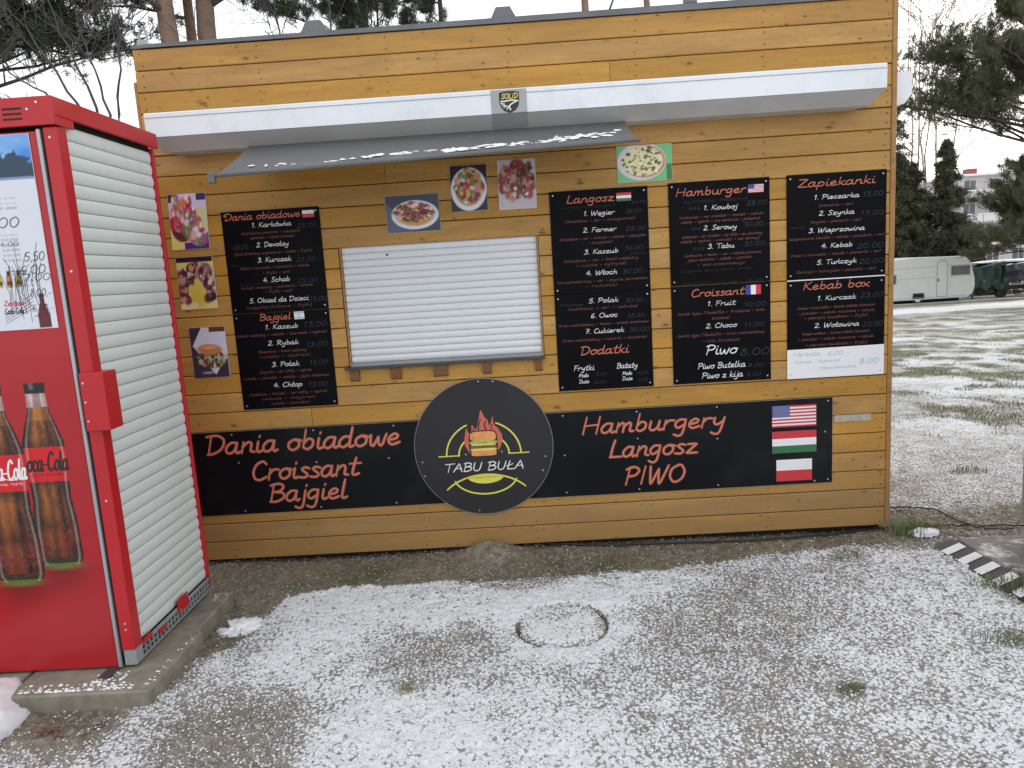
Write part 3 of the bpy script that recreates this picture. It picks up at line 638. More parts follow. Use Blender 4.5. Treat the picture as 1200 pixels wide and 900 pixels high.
for x0, x1 in ((.845, .975), (1.78, 1.905), (2.705, 2.805)):
    w = (x1-x0)
    if x0 < 2: MB().add([(x0, -.004, 2.724), (x1, -.004, 2.724), (x1-w*.22, -.002, 2.778), (x0+w*.22, -.002, 2.778), (x0, .06, 2.724), (x1, .06, 2.724), (x1-w*.22, .05, 2.778), (x0+w*.22, .05, 2.778)],
             [(0, 1, 2, 3), (4, 7, 6, 5), (0, 3, 7, 4), (1, 5, 6, 2), (3, 2, 6, 7), (0, 4, 5, 1)]).done('roof_bracket', 'flashing_grey', kiosk)
    else: MB().box(x0+.02, x1-.02, .0, .05, 2.736, 2.86).done('roof_bracket', 'flashing_grey', kiosk)
m = MB().cbox(.02, .075, .01, .06, 2.705, 2.75, .004)
m.tube([(.030, .03, 2.745), (.028, .03, 2.775), (.036, .03, 2.797), (.048, .03, 2.805), (.060, .03, 2.797), (.068, .03, 2.775), (.066, .03, 2.745)], .0065, 8); m.done('lifting_eye', 'rail_grey', kiosk)
m = MB().tube([(2.36, .03, 2.73), (2.39, .03, 2.80), (2.44, .03, 2.80)], .006, 6); m.done('roof_hook', 'sill_dark', kiosk)
# roller shutter
sh = part('window_shutter', MB().box(OX0+.002, OX1-.002, .030, .034, 1.062, 1.682).v, MB().box(0, 1, 0, 1, 0, 1).f, 'rail_grey', kiosk)
SP = .0355; m = MB(); prof = []
for k in range(9): a_ = k/8; prof.append((.020-.0075*math.sin(math.pi*a_)**.8, a_*(SP-.002)))
prof += [(.028, SP-.002), (.028, 0)]
m.prism(prof, 0, 0, OX1-OX0-.018); slat = m.mesh('slat', 'shutter_white', False)
zz = 1.078
while zz+SP < 1.684:
    link('slat', slat, None, sh, Vector((OX0+.009, .002, zz))-K0); zz += SP
MB().box(OX0+.002, OX1-.002, .008, .028, 1.060, 1.076).done('bottom_rail', 'rail_grey', sh)
MB().box(OX0-.001, OX0+.007, .002, .03, 1.062, 1.68).done('side_rail', 'corner_wood', sh)
MB().box(OX1-.007, OX1+.001, .002, .03, 1.062, 1.68).done('side_rail', 'corner_wood', sh)
MB().cyl((1.172, .009, 1.628), (0, 1, 0), .006, .01, 10).done('keyhole', 'sill_dark', sh)
MB().cbox(.905, 1.955, -.035, .03, 1.046, 1.0585, .002).done('window_sill', 'sill_dark', kiosk)
for x, w in ((.952, .05), (1.17, .055), (1.405, .075), (1.648, .045), (1.918, .036)):
    MB().prism([(-.001, 1.044), (-.022, 1.044), (-.015, .99), (-.001, .982)], 0, x-w/2, x+w/2).done('sill_corbel', 'corbel_wood', kiosk)
# ---------------------------------------------------------------- awning
aw = thing('awning', (1.86, -.1, 2.19), 'long white awning cassette with a grey fabric canopy pulled a little way out', 'awning')
cx0, cx1 = .112, 3.604
m = MB(); pf = [(-.03, 2.352), (-.192, 2.352), (-.2, 2.346), (-.2, 2.240), (-.028, 2.240)]
m.prism(pf, 0, cx0, cx1); m.done('casing', 'cassette_white', aw)
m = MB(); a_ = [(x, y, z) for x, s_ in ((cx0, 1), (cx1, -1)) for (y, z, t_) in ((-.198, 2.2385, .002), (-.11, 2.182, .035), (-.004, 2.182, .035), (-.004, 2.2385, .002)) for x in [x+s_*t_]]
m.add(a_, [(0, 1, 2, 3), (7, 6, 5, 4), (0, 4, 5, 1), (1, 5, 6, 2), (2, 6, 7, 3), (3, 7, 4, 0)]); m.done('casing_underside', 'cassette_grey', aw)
MB().box(cx0+.002, cx1-.002, -.2025, -.1995, 2.327, 2.3295).done('casing_seam', 'rail_grey', aw)
m = MB(); m.cyl((cx1-.004, -.201, 2.315), (1, 0, 0), .003, .006, 8); m.box(cx0-.003, cx0, -.196, -.03, 2.244, 2.35).box(cx1, cx1+.003, -.196, -.03, 2.244, 2.35); m.done('end_cap', 'cassette_white', aw)
for x in (.4, 1.9, 3.3): MB().box(x, x+.08, -.03, -.0025, 2.25, 2.345).done('wall_bracket', 'rail_grey', aw)
# fabric: skewed, sagging a little
A0, A1, B0, B1 = np.array((.563, -.112, 2.186)), np.array((2.399, -.112, 2.186)), np.array((.563, -.588, 1.985)), np.array((2.405, -.43, 2.043))
nu, nv = 60, 14; V = []
for i in range(nu+1):
    for j in range(nv+1):
        u, v = i/nu, j/nv; p = (A0*(1-u)+A1*u)*(1-v)+(B0*(1-u)+B1*u)*v; p = p.copy(); p[2] -= .012*math.sin(math.pi*v)+.003*math.sin(u*23)*v; V.append(p)
V = np.array(V); V2 = V+np.array((0, 0, -.002)); NV = len(V)
F = [(i*(nv+1)+j, (i+1)*(nv+1)+j, (i+1)*(nv+1)+j+1, i*(nv+1)+j+1) for i in range(nu) for j in range(nv)]
part('fabric', np.vstack([V, V2]), F+[tuple(k+NV for k in f[::-1]) for f in F], 'awning_fabric', aw, True)
MB().tube([B0+np.array((-.012, -.004, 0)), B1+np.array((.012, -.004, 0))], .009, 8).done('front_bar', 'awning_fabric', aw)
MB().cbox(B0[0]-.016, B0[0]+.012, B0[1]-.014, B0[1]+.012, B0[2]-.03, B0[2]+.012, .003).done('bar_end', 'flashing_grey', aw)
# melting snow streaks lying on the fabric
V = []; F = []; R = np.random.RandomState(5)
def fab(u, v): p = (A0*(1-u)+A1*u)*(1-v)+(B0*(1-u)+B1*u)*v; return p+np.array((0, 0, -.012*math.sin(math.pi*v)+.003*math.sin(u*23)*v))
def streak(u, v, lu, lv):
    n = 12; o = len(V); V.append(fab(u, v)+np.array((0, -.002, .005)))
    for k in range(n):
        a_ = 2*np.pi*k/n; q = .55+.8*R.rand(); V.append(fab(np.clip(u+lu*q*math.cos(a_), 0, 1), np.clip(v+lv*q*math.sin(a_), .02, .985))+np.array((0, 0, .002)))
    for k in range(n): F.append((o, o+1+k, o+1+(k+1) % n))
for k in range(26): u = .06+.32*R.rand(); streak(u, .70+.1*R.rand()-.05*u, .003+.008*R.rand(), .02)
for k in range(34): u = .36+.2*R.rand(); streak(u, .60+.10*R.rand(), .005+.010*R.rand(), .025)
for k in range(95): u = .54+.36*R.rand(); streak(u, .74-.52*(u-.5)+.16*(R.rand()-.5), .004+.010*R.rand(), .022)
for k in range(26): u = .78+.19*R.rand(); streak(u, .58-.4*(u-.75)+.3*(R.rand()-.5), .004+.011*R.rand(), .03)
tag(part('snow_streaks', V, F, 'snow', aw), kind='stuff')
# maker's plate
pl = MB().box(1.763, 1.930, -.2032, -.2012, 2.2405, 2.346).done('maker_plate', 'plate_film', aw)
MB().add([(1.763, -.1995, 2.2385), (1.93, -.1995, 2.2385), (1.93, -.1225, 2.187), (1.763, -.1225, 2.187)], [(0, 1, 2, 3)]).done('plate_fold', 'plate_film', pl)
cxp, czp = 1.848, 2.292
shp = [(-.052, .047), (-.03, .052), (0, .054), (.03, .052), (.052, .047), (.053, 0), (.047, -.026), (.03, -.048), (0, -.062), (-.03, -.048), (-.047, -.026), (-.053, 0)]
def poly(name, pts, y, mt, parent, holes=None): return part(name, [(x, y, z) for x, z in pts], [tuple(range(len(pts)))], mt, parent)
poly('shield', [(cxp+a*.9, czp+b_*.86) for a, b_ in shp], -.2036, 'shield_black', pl)
V, F = write([('SOLID', cxp-.038, cxp+.040, czp+.013, .012, 1.7)], lambda x, z: (x, -.2042, z), 4); part('lettering', V, F, 'gold_print', pl)
V = []; F = []
pp = lambda x, z: (cxp+x, -.2042, czp+z*.85)
for st in ([(-.04, .001), (-.01, .003), (.01, .006), (.042, .0)], [(-.038, -.008), (-.025, -.012)], [(-.034, -.018), (-.02, -.02)], [(-.026, -.03), (-.012, -.024)], [(-.012, -.04), (-.004, -.026)], [(.004, -.045), (.0, -.025), (.016, -.01), (.03, -.004)]):
    ribbon(V, F, smooth(st, 4), .007, pp)
part('emblem', V, F, 'white_print', pl)
# cassette of the second awning, on the right-hand wall
a2 = thing('awning', (3.85, 1.2, 2.2), 'second awning cassette on the right side wall, only its white end showing', 'awning')
MB().prism([(3.752, 2.372), (3.872, 2.372), (3.875, 2.36), (3.875, 2.262), (3.84, 2.22), (3.752, 2.20)], 1, .10, 2.2).done('casing', 'cassette_white', a2)
# ---------------------------------------------------------------- printed artwork made of coloured points
def art(name, x0, x1, z0, z1, y, res, painter, parent, skew=0, mt='print_art', plane='xz'):
    nx_, nz_ = max(2, int((x1-x0)/res)), max(2, int((z1-z0)/res)); u, v = np.meshgrid(np.linspace(0, 1, nx_+1), np.linspace(0, 1, nz_+1), indexing='ij')
    C = np.clip(painter(u, v), 0, 1).reshape(-1, 3)
    P = np.stack([x0+(x1-x0)*u+skew*v, np.full_like(u, y), z0+(z1-z0)*v], -1).reshape(-1, 3)-np.array(org(parent))
    I_ = np.arange((nx_+1)*(nz_+1)).reshape(nx_+1, nz_+1); Q_ = np.stack([I_[:-1, :-1], I_[1:, :-1], I_[1:, 1:], I_[:-1, 1:]], -1).reshape(-1, 4)
    me = raw(name, P, Q_, mt); a = me.color_attributes.new('ink', 'FLOAT_COLOR', 'POINT')
    a.data.foreach_set('color', np.hstack([C**1.0, np.ones((len(C), 1))]).astype(np.float32).ravel()); return link(name, me, None, parent)
def lin(c): c = np.array(c)/255.; return np.where(c <= .04045, c/12.92, ((c+.055)/1.055)**2.4)
def over(C, m, c): m = np.clip(m, 0, 1)[..., None]; return C*(1-m)+np.asarray(c)*m
def ell(u, v, cx, cy, rx, ry, a=0, s=.08):
    ca, sa = math.cos(a), math.sin(a); x = (u-cx)*ca+(v-cy)*sa; y = -(u-cx)*sa+(v-cy)*ca
    d = np.sqrt((x/rx)**2+(y/ry)**2); return np.clip((1-d)/s, 0, 1)
def blobs(C, u, v, n, pal, inside, size, seed, asp=1.0):
    R = np.random.RandomState(seed)
    for k in range(n):
        for _ in range(30):
            cx, cy = R.rand(2)
            if inside(cx, cy): break
        else: continue
        c = lin(pal[R.randint(len(pal))])*(.7+.5*R.rand()); s = size*(.4+R.rand()); m = ell(u, v, cx, cy, s*(.5+R.rand()), s*asp*(.5+R.rand()), R.rand()*3, .4)
        C = over(C, m*.95, c)
        if R.rand() < .35: C = over(C, ell(u, v, cx-s*.2, cy+s*.25*asp, s*.25, s*.2*asp, 0, .8)*.5, lin((250, 235, 225)))
    return C
def flat(u, c): return np.ones(u.shape+(3,))*lin(c)
def p_salad(u, v):
    C = flat(u, (205, 200, 225)); C = over(C, (u+v < .5)*1., lin((226, 212, 120))); C = over(C, ((v < .12)*(u > .35)+(u > .7)*(v < .3-(1-u)*.6))*1., lin((70, 48, 118)))
    C = over(C, ((u > .62)*(v > .35)*(v < .75))*.8, lin((205, 205, 120))); C = over(C, (v > .85)*(u < .25)*1., lin((60, 30, 50))); C = over(C, (v > .88)*(u > .75)*1., lin((60, 50, 90)))
    C = over(C, ell(u, v, .33, .42, .33, .3, .2, .1), lin((95, 45, 50)))
    ins = lambda a, b: (((a-.45)/.42)**2+((b-.52)/.42)**2 < 1) and b > .75-a*1.2 or ((a-.5)**2+(b-.75)**2 < .05)
    C = blobs(C, u, v, 60, [(205, 60, 95), (190, 40, 70), (225, 120, 120), (232, 190, 185)], lambda a, b: ((a-.28)/.28)**2+((b-.58)/.22)**2 < 1, .09, 1)
    return blobs(C, u, v, 120, [(238, 205, 200), (215, 120, 110), (95, 130, 75), (140, 170, 110), (170, 60, 70), (150, 90, 130), (230, 230, 225), (200, 110, 70)], lambda a, b: abs((a-.55)+.5*(b-.5)) < .2+.05 and .12 < b < .92, .07, 2)
def p_kebab(u, v):
    C = flat(u, (216, 206, 122)); C = over(C, (v > .9)*1., lin((30, 20, 30))); C = over(C, ell(u, v, .5, .25, .3, .35, 0, .5)*.8, lin((205, 180, 50))); C = over(C, ell(u, v, .2, .06, .3, .1)*.5, lin((230, 225, 190)))
    arch = lambda a, b: .28 < math.hypot((a-.5)/1.0, (b-.32)/1.05) < .52 and b > .18
    C = blobs(C, u, v, 130, [(80, 38, 58), (110, 50, 75), (60, 25, 40), (150, 90, 110)], arch, .1, 3)
    return blobs(C, u, v, 90, [(225, 205, 195), (180, 135, 130), (95, 45, 70), (200, 150, 90), (55, 20, 35)], arch, .05, 4)
def p_burger(u, v):
    C = flat(u, (52, 50, 66)); C = over(C, ((v > .05+np.abs(u-.62)*1.05)*(v < 1-(.35-u)*1.2*(u < .35)))*1., lin((205, 208, 225))); C = over(C, ((v > .9)*(u > .55))*1., lin((90, 60, 50)))
    C = over(C, ell(u, v, .55, .36, .42, .17, -.1), lin((52, 55, 35)))
    C = blobs(C, u, v, 90, [(70, 80, 40), (110, 60, 50), (150, 150, 110), (60, 45, 30), (190, 185, 150)], lambda a, b: ((a-.55)/.4)**2+((b-.37)/.15)**2 < 1, .05, 6)
    C = over(C, ell(u, v, .52, .56, .40, .12, -.04, .25), lin((190, 125, 75))); C = over(C, ell(u, v, .5, .60, .28, .05, -.04, .8)*.6, lin((235, 185, 135)))
    return over(C, ell(u, v, .42, .1, .2, .025)*.5, lin((190, 190, 200)))
def p_pizza(u, v):
    C = flat(u, (58, 64, 84)); C = over(C, (u+v*.6 < .5)*.5, lin((105, 112, 135))); C = over(C, ell(u, v, .54, .46, .45, .40, 0, .04), lin((225, 228, 235)))
    C = over(C, ell(u, v, .54, .48, .40, .34, 0, .05), lin((190, 192, 205))); C = over(C, ell(u, v, .54, .48, .36, .32, 0, .06), lin((205, 150, 70)))
    return blobs(C, u, v, 150, [(150, 45, 45), (95, 30, 35), (215, 180, 150), (60, 40, 40), (190, 120, 70), (235, 215, 200)], lambda a, b: ((a-.52)/.34)**2+((b-.55)/.25)**2 < 1, .045, 7, 1.6)
def p_small1(u, v):
    C = flat(u, (35, 30, 36)); C = over(C, ell(u, v, .5, .48, .5, .48, 0, .04), lin((228, 226, 235))); C = over(C, ell(u, v, .5, .5, .4, .4, 0, .05), lin((185, 160, 120)))
    return blobs(C, u, v, 170, [(185, 45, 60), (140, 30, 45), (225, 150, 150), (120, 150, 70), (235, 220, 215), (205, 170, 70), (110, 40, 70)], lambda a, b: ((a-.5)/.38)**2+((b-.53)/.38)**2 < 1, .07, 8)
def p_small2(u, v):
    C = flat(u, (196, 188, 196))
    C = blobs(C, u, v, 150, [(140, 50, 50), (110, 40, 42), (165, 80, 70), (90, 90, 50), (75, 30, 32), (190, 130, 110)], lambda a, b: ((a-.5)/.46)**2+((b-.58)/.38)**2 < 1, .085, 9)
    return blobs(C, u, v, 14, [(225, 215, 205), (60, 80, 45)], lambda a, b: ((a-.5)/.35)**2+((b-.4)/.2)**2 < 1, .05, 10)
def p_green(u, v):
    C = flat(u, (112, 186, 128)); C = over(C, (u > .9)*(v < .45)*1., lin((60, 120, 70))); C = over(C, ell(u, v, .45, .55, .46, .52, 0, .05), lin((214, 208, 214))); C = over(C, ell(u, v, .5, .55, .4, .46, 0, .06), lin((200, 130, 110)))
    C = over(C, ell(u, v, .47, .56, .38, .42, 0, .06), lin((228, 222, 170)))
    return blobs(C, u, v, 110, [(60, 62, 45), (240, 235, 205), (95, 100, 60), (215, 200, 130), (45, 45, 45)], lambda a, b: ((a-.47)/.37)**2+((b-.56)/.4)**2 < 1, .035, 11)
def photo(x0, x1, z0, z1, skew, painter, label, res=.0035, rot=0):
    t = thing('food_photo', ((x0+x1)/2, 0, z0), label, 'photo print', 'food photos on the kiosk wall')
    m = MB(); y0, y1 = -.0045, -.0025
    m.prism([(x0, z0), (x1, z0), (x1+skew, z1), (x0+skew, z1)], 1, y0, y1).done('backing_sheet', 'flag_white', t)
    art('picture', x0+.001, x1-.001, z0+.001, z1-.001, -.0052, res, painter, t, skew)
photo(.072, .266, 1.718, 1.996, .010, p_salad, 'food photo of pink salad kebab, top one of the left column')
photo(.079, .270, 1.411, 1.680, .002, p_kebab, 'food photo of an arch of dark meat on yellow, middle of the left column')
photo(.102, .291, 1.048, 1.316, 0, p_burger, 'food photo of a sandwich roll in paper, lowest of the left column')
photo(1.188, 1.462, 1.733, 1.918, -.002, p_pizza, 'wide food photo of an oval pizza plate above the shutter')
photo(1.521, 1.708, 1.818, 2.045, .005, p_small1, 'upright food photo of a red topped plate under the awning edge, dark corners')
photo(1.764, 1.955, 1.814, 2.057, .003, p_small2, 'upright food photo of brown meat on white, right one of the pair under the awning')
photo(2.367, 2.641, 1.908, 2.086, -.002, p_green, 'food photo of a pale pizza on bright green, at the right end of the awning')
# ---------------------------------------------------------------- menu boards and signs
TABLE = """dania|Dania obiadowe|0.357|0.749|1.848|0.0184|H
dania|1. Karkówka|0.493|0.699|1.807|0.0123|I
dania|(karkówka smażona + pieczarki|0.437|0.741|1.773|0.0074|R
dania|ziemniaki + bukiet surówek)|0.479|0.709|1.749|0.0074|R
dania|2. Devolay|0.507|0.675|1.707|0.0124|I
dania|(filet drobiowy w panierce + masło + frytki)|0.387|0.793|1.671|0.0075|R
dania|3. Kurczak|0.504|0.680|1.630|0.0125|I
dania|(filet z kurczaka + pieczarki + cebula|0.410|0.770|1.597|0.0075|R
dania|+ frytki + ser)|0.523|0.664|1.569|0.0075|R
dania|4. Schab|0.521|0.662|1.528|0.0126|I
dania|(schab smażony + pieczarki + cebula|0.404|0.779|1.497|0.0076|R
dania|+ frytki + ser)|0.525|0.667|1.473|0.0076|R
dania|5. Obiad da Dzieci|0.439|0.748|1.425|0.0127|I
dania|(nuggetsy drobiowe + frytki)|0.418|0.764|1.395|0.0076|R
dania|25,00|0.727|0.829|1.793|0.0196|P
dania|28,00,-|0.384|0.487|1.702|0.0198|P
dania|25,00,-|0.705|0.833|1.622|0.0199|P
dania|25,00,-|0.697|0.835|1.514|0.0214|P
dania|23,00|0.745|0.845|1.418|0.0203|P
dania|ser|0.365|0.412|1.617|0.0112|P
dania|schab karkówka|0.394|0.601|1.518|0.0076|P
bajgiel|Bajgiel|0.479|0.645|1.332|0.0179|H
bajgiel|1. Kaszub|0.503|0.679|1.285|0.0128|I
bajgiel|(śledź wędzony + cebula + twarożek + ogórek)|0.349|0.827|1.251|0.0077|R
bajgiel|2. Rybak|0.509|0.672|1.200|0.0129|I
bajgiel|(twarożek + łosoś wędzony|0.456|0.711|1.162|0.0078|R
bajgiel|rukola + ogórek)|0.456|0.728|1.136|0.0078|R
bajgiel|3. Polak|0.517|0.664|1.087|0.0130|I
bajgiel|(szynka + ser żółty + ogórek|0.450|0.726|1.055|0.0078|R
bajgiel|rukola + pomidor + sałata + jajko sadzone)|0.361|0.815|1.024|0.0079|R
bajgiel|4. Chłop|0.514|0.669|0.977|0.0131|I
bajgiel|(kiełbasa + boczek + ser żółty + ogórek|0.380|0.796|0.938|0.0079|R
bajgiel|cebula + majonez|0.443|0.731|0.912|0.0079|R
bajgiel|rukola + pomidor)|0.490|0.698|0.885|0.0079|R
bajgiel|13,00|0.705|0.831|1.285|0.0256|P
bajgiel|13,00|0.707|0.824|1.181|0.0232|P
bajgiel|13,00|0.716|0.815|1.086|0.0234|P
bajgiel|13,00|0.697|0.803|0.969|0.0236|P
langosz|Langosz|2.102|2.345|1.825|0.0206|H
langosz|1. Węgier|2.186|2.344|1.759|0.0122|I
langosz|(śmietana + ser + szczypiorek)|2.091|2.449|1.729|0.0073|R
langosz|2. Farmer|2.180|2.350|1.676|0.0123|I
langosz|(śmietana + ser + boczek + cebula + papryka|2.061|2.494|1.641|0.0074|R
langosz|+ szczypiorek)|2.205|2.328|1.618|0.0074|R
langosz|3. Kaszub|2.180|2.356|1.567|0.0124|I
langosz|(śmietana + ser + łosoś wędzony|2.075|2.458|1.531|0.0074|R
langosz|+ rukola + cytryna)|2.136|2.395|1.506|0.0075|R
langosz|4. Włoch|2.185|2.346|1.460|0.0125|I
langosz|(sos pomidorowy + ser + szynka parmeńska|2.037|2.499|1.425|0.0075|R
langosz|+ rukola)|2.176|2.346|1.399|0.0075|R
langosz|26,00,-|2.401|2.498|1.760|0.0170|P
langosz|28,00|2.395|2.501|1.672|0.0184|P
langosz|30,00|2.425|2.500|1.640|0.0111|P
langosz|30,00,-|2.385|2.506|1.576|0.0197|P
langosz|20,00|2.415|2.497|1.552|0.0111|P
langosz|30,00,-|2.371|2.502|1.458|0.0212|P
langosz|AUTORSKI PRZEPIS|2.069|2.350|1.797|0.0085|P
langosz|20,00|2.431|2.505|1.805|0.0109|P
dodatki|5. Polak|2.193|2.346|1.318|0.0126|I
dodatki|(kiełbasa + ser + cebula)|2.085|2.446|1.286|0.0076|R
dodatki|6. Owoc|2.200|2.338|1.241|0.0127|I
dodatki|(krem czekoladowy + banan + owoce sezonowe)|2.032|2.498|1.203|0.0076|R
dodatki|7. Cukierek|2.168|2.370|1.161|0.0128|I
dodatki|(krem czekoladowy + cukierki + śmietana)|2.047|2.486|1.124|0.0077|R
dodatki|Dodatki|2.136|2.390|1.052|0.0232|H
dodatki|Frytki|2.098|2.207|0.971|0.0143|I
dodatki|Bataty|2.323|2.432|0.971|0.0143|I
dodatki|Małe|2.124|2.176|0.935|0.0104|I
dodatki|Duże|2.124|2.177|0.903|0.0105|I
dodatki|Małe|2.351|2.403|0.934|0.0104|I
dodatki|Duże|2.350|2.404|0.906|0.0104|I
dodatki|30,00,-|2.381|2.495|1.311|0.0189|P
dodatki|28,00,-|2.388|2.499|1.232|0.0190|P
dodatki|30,00|2.394|2.503|1.159|0.0204|P
dodatki|Promocja|2.044|2.165|1.309|0.0114|P
dodatki|8,00|2.212|2.270|0.940|0.0130|P
dodatki|12,00|2.198|2.269|0.897|0.0131|P
dodatki|12,00|2.425|2.485|0.934|0.0130|P
dodatki|15,00|2.423|2.484|0.897|0.0130|P
hamburger|Hamburger|2.651|3.006|1.824|0.0209|H
hamburger|1. Kowboj|2.790|2.961|1.749|0.0124|I
hamburger|(wołowina + ser cheddar + boczek + cebula|2.669|3.093|1.712|0.0075|R
hamburger|sałata + ogórek + sos barbecue + jalapeno)|2.675|3.074|1.689|0.0075|R
hamburger|2. Serowy|2.788|2.957|1.650|0.0125|I
hamburger|(wołowina + ser cheddar + ser feta + ser pleśniowy|2.679|3.086|1.615|0.0075|R
hamburger|sałata + ogórek + pomidor + sos serowy)|2.672|3.073|1.592|0.0075|R
hamburger|3. Tabu|2.808|2.943|1.556|0.0126|I
hamburger|(wołowina + bekon + ser + cebula prażona|2.690|3.078|1.521|0.0076|R
hamburger|jajko sadzone + sałata + pomidor|2.708|3.034|1.498|0.0076|R
hamburger|+ sos czosnkowy)|2.752|2.995|1.472|0.0076|R
hamburger|AUTORSKI PRZEPIS|2.690|3.012|1.786|0.0124|P
hamburger|28,00|3.005|3.110|1.760|0.0210|P
hamburger|30,00,-|2.991|3.118|1.656|0.0199|P
hamburger|35,00,-|2.990|3.123|1.558|0.0214|P
hamburger|666|2.715|2.778|1.755|0.0124|P
hamburger|66|2.725|2.779|1.655|0.0125|P
hamburger|666|2.729|2.795|1.554|0.0126|P
hamburger|CIĘŻKO GRILLOWE -10,00-|2.668|3.039|1.443|0.0089|P
hamburger|WOŁOWINA x2 - 12,00|2.667|3.090|1.381|0.0089|P
croissant|Croissant|2.717|2.989|1.317|0.0205|H
croissant|1. Fruit|2.799|2.944|1.266|0.0129|I
croissant|(serek typu Filadelfia + frużelina + bita|2.646|3.092|1.226|0.0078|R
croissant|śmietana)|2.821|2.914|1.196|0.0078|R
croissant|2. Choco|2.790|2.950|1.152|0.0130|I
croissant|(serek typu Filadelfia + krem czekoladowy|2.643|3.091|1.113|0.0078|R
croissant|+ bita śmietana)|2.772|2.964|1.080|0.0079|R
croissant|Piwo|2.784|2.950|1.015|0.0263|I
croissant|Piwo Butelka|2.743|2.991|0.942|0.0159|I
croissant|Piwo z kija|2.763|2.977|0.891|0.0159|I
croissant|10,00|2.986|3.102|1.252|0.0206|P
croissant|11,00|2.985|3.094|1.148|0.0208|P
croissant|8,00|2.957|3.119|1.000|0.0342|P
croissant|8,00|3.001|3.086|0.938|0.0172|P
croissant|8,00|2.994|3.073|0.889|0.0173|P
zapiekanki|Zapiekanki|3.259|3.648|1.830|0.0204|H
zapiekanki|1. Pieczarka|3.342|3.569|1.766|0.0121|I
zapiekanki|(pieczarki + ser)|3.367|3.539|1.730|0.0073|R
zapiekanki|2. Szynka|3.367|3.545|1.686|0.0122|I
zapiekanki|(szynka + pieczarki + ser)|3.326|3.581|1.650|0.0073|R
zapiekanki|3. Wieprzowina|3.316|3.598|1.603|0.0122|I
zapiekanki|(wieprzowina kawałki + cebula + pieczarki + ser)|3.217|3.698|1.570|0.0074|R
zapiekanki|4. Kebab|3.380|3.537|1.524|0.0123|I
zapiekanki|(mięso z kurczaka + cebula + pieczarki + ser)|3.227|3.680|1.488|0.0074|R
zapiekanki|5. Tuńczyk|3.358|3.559|1.442|0.0124|I
zapiekanki|(tuńczyk + kukurydza + pieczarki + ser)|3.255|3.656|1.403|0.0075|R
zapiekanki|13,00|3.584|3.688|1.767|0.0217|P
zapiekanki|17,00|3.573|3.692|1.673|0.0219|P
zapiekanki|20,00|3.558|3.694|1.511|0.0234|P
zapiekanki|20,00|3.569|3.696|1.433|0.0235|P
zapiekanki|extra|3.227|3.295|1.629|0.0098|P
kebab|Kebab box|3.285|3.626|1.318|0.0213|H
kebab|1. Kurczak|3.360|3.558|1.260|0.0126|I
kebab|(mięso z kurczaka + świeża sałata mieszana|3.260|3.653|1.219|0.0076|R
kebab|+ pomidor + sałata mieszana + cebula|3.260|3.653|1.192|0.0076|R
kebab|+ papryka kawałkami + frytki)|3.295|3.620|1.167|0.0076|R
kebab|2. Wołowina|3.346|3.575|1.121|0.0127|I
kebab|(mięso wołowe + świeża sałata mieszana|3.285|3.629|1.086|0.0077|R
kebab|+ pomidor + sałata mieszana + cebula|3.263|3.651|1.057|0.0077|R
kebab|+ papryka kawałkami + frytki)|3.301|3.618|1.027|0.0077|R
kebab|23,00|3.577|3.696|1.262|0.0239|P
kebab|25,00|3.591|3.696|1.113|0.0229|P
kebab|Herbata|3.238|3.378|0.978|0.0142|B
kebab|6,00 -|3.413|3.530|0.974|0.0142|B
kebab|Kawa : sypana|3.242|3.479|0.941|0.0116|B
kebab|rozpuszczalna|3.371|3.565|0.905|0.0104|B
kebab|8,00|3.575|3.678|0.921|0.0194|B
bannerL|Dania obiadowe|0.104|1.156|0.634|0.0560|O
bannerL|Croissant|0.334|0.921|0.479|0.0549|O
bannerL|Bajgiel|0.416|0.844|0.354|0.0536|O
bannerR|Hamburgery|2.120|2.880|0.630|0.0484|O
bannerR|Langosz|2.260|2.732|0.495|0.0505|O
bannerR|PIWO|2.335|2.660|0.342|0.0512|O
circle|TABU BUŁA|1.381|1.809|0.465|0.0248|W"""
STY = {'H': ('heading', 'orange_print', 1.1, 1), 'I': ('item_name', 'item_white', 1.1, 1), 'R': ('ingredient_text', 'red_print', 1.1, 1), 'P': ('chalk_price', 'chalk_dim', .8, .56),
       'B': ('pen_note', 'pen_blue', .9, .75), 'O': ('lettering', 'orange_print', 1.15, 1), 'W': ('lettering', 'item_white', 1.15, 1)}
ROWS = {}
for l in TABLE.strip().splitlines():
    b_, tx, x0, x1, z, h, s = l.split('|'); ROWS.setdefault(b_, {}).setdefault(s, []).append((tx, float(x0), float(x1), float(z), float(h)*STY[s][3], STY[s][2]))
def texts(b_, t, y):
    for s, it in ROWS.get(b_, {}).items():
        nm, mt, pw, k = STY[s]
        for q in it:
            if s == 'O':
                V, F = write([q[:5]+(1.6,)], lambda x, z: (x+.001, y+.0001, z-.001), 5); part('lettering_outline', V, F, 'halo_print', t)
            V, F = write([q], lambda x, z: (x, y-.0006, z), 2 if s == 'R' else 4 if s != 'O' else 6); part(nm, V, F, mt, t)
def screw(x, z, y, t, mesh=[None]):
    if mesh[0] is None:
        mesh[0] = MB().cyl((0, 0, 0), (0, -1, 0), .0048, .003, 8, .0035).mesh('screw', 'screw_steel')
    link('screw', mesh[0], None, t, Vector((x, y, z))-org(t))
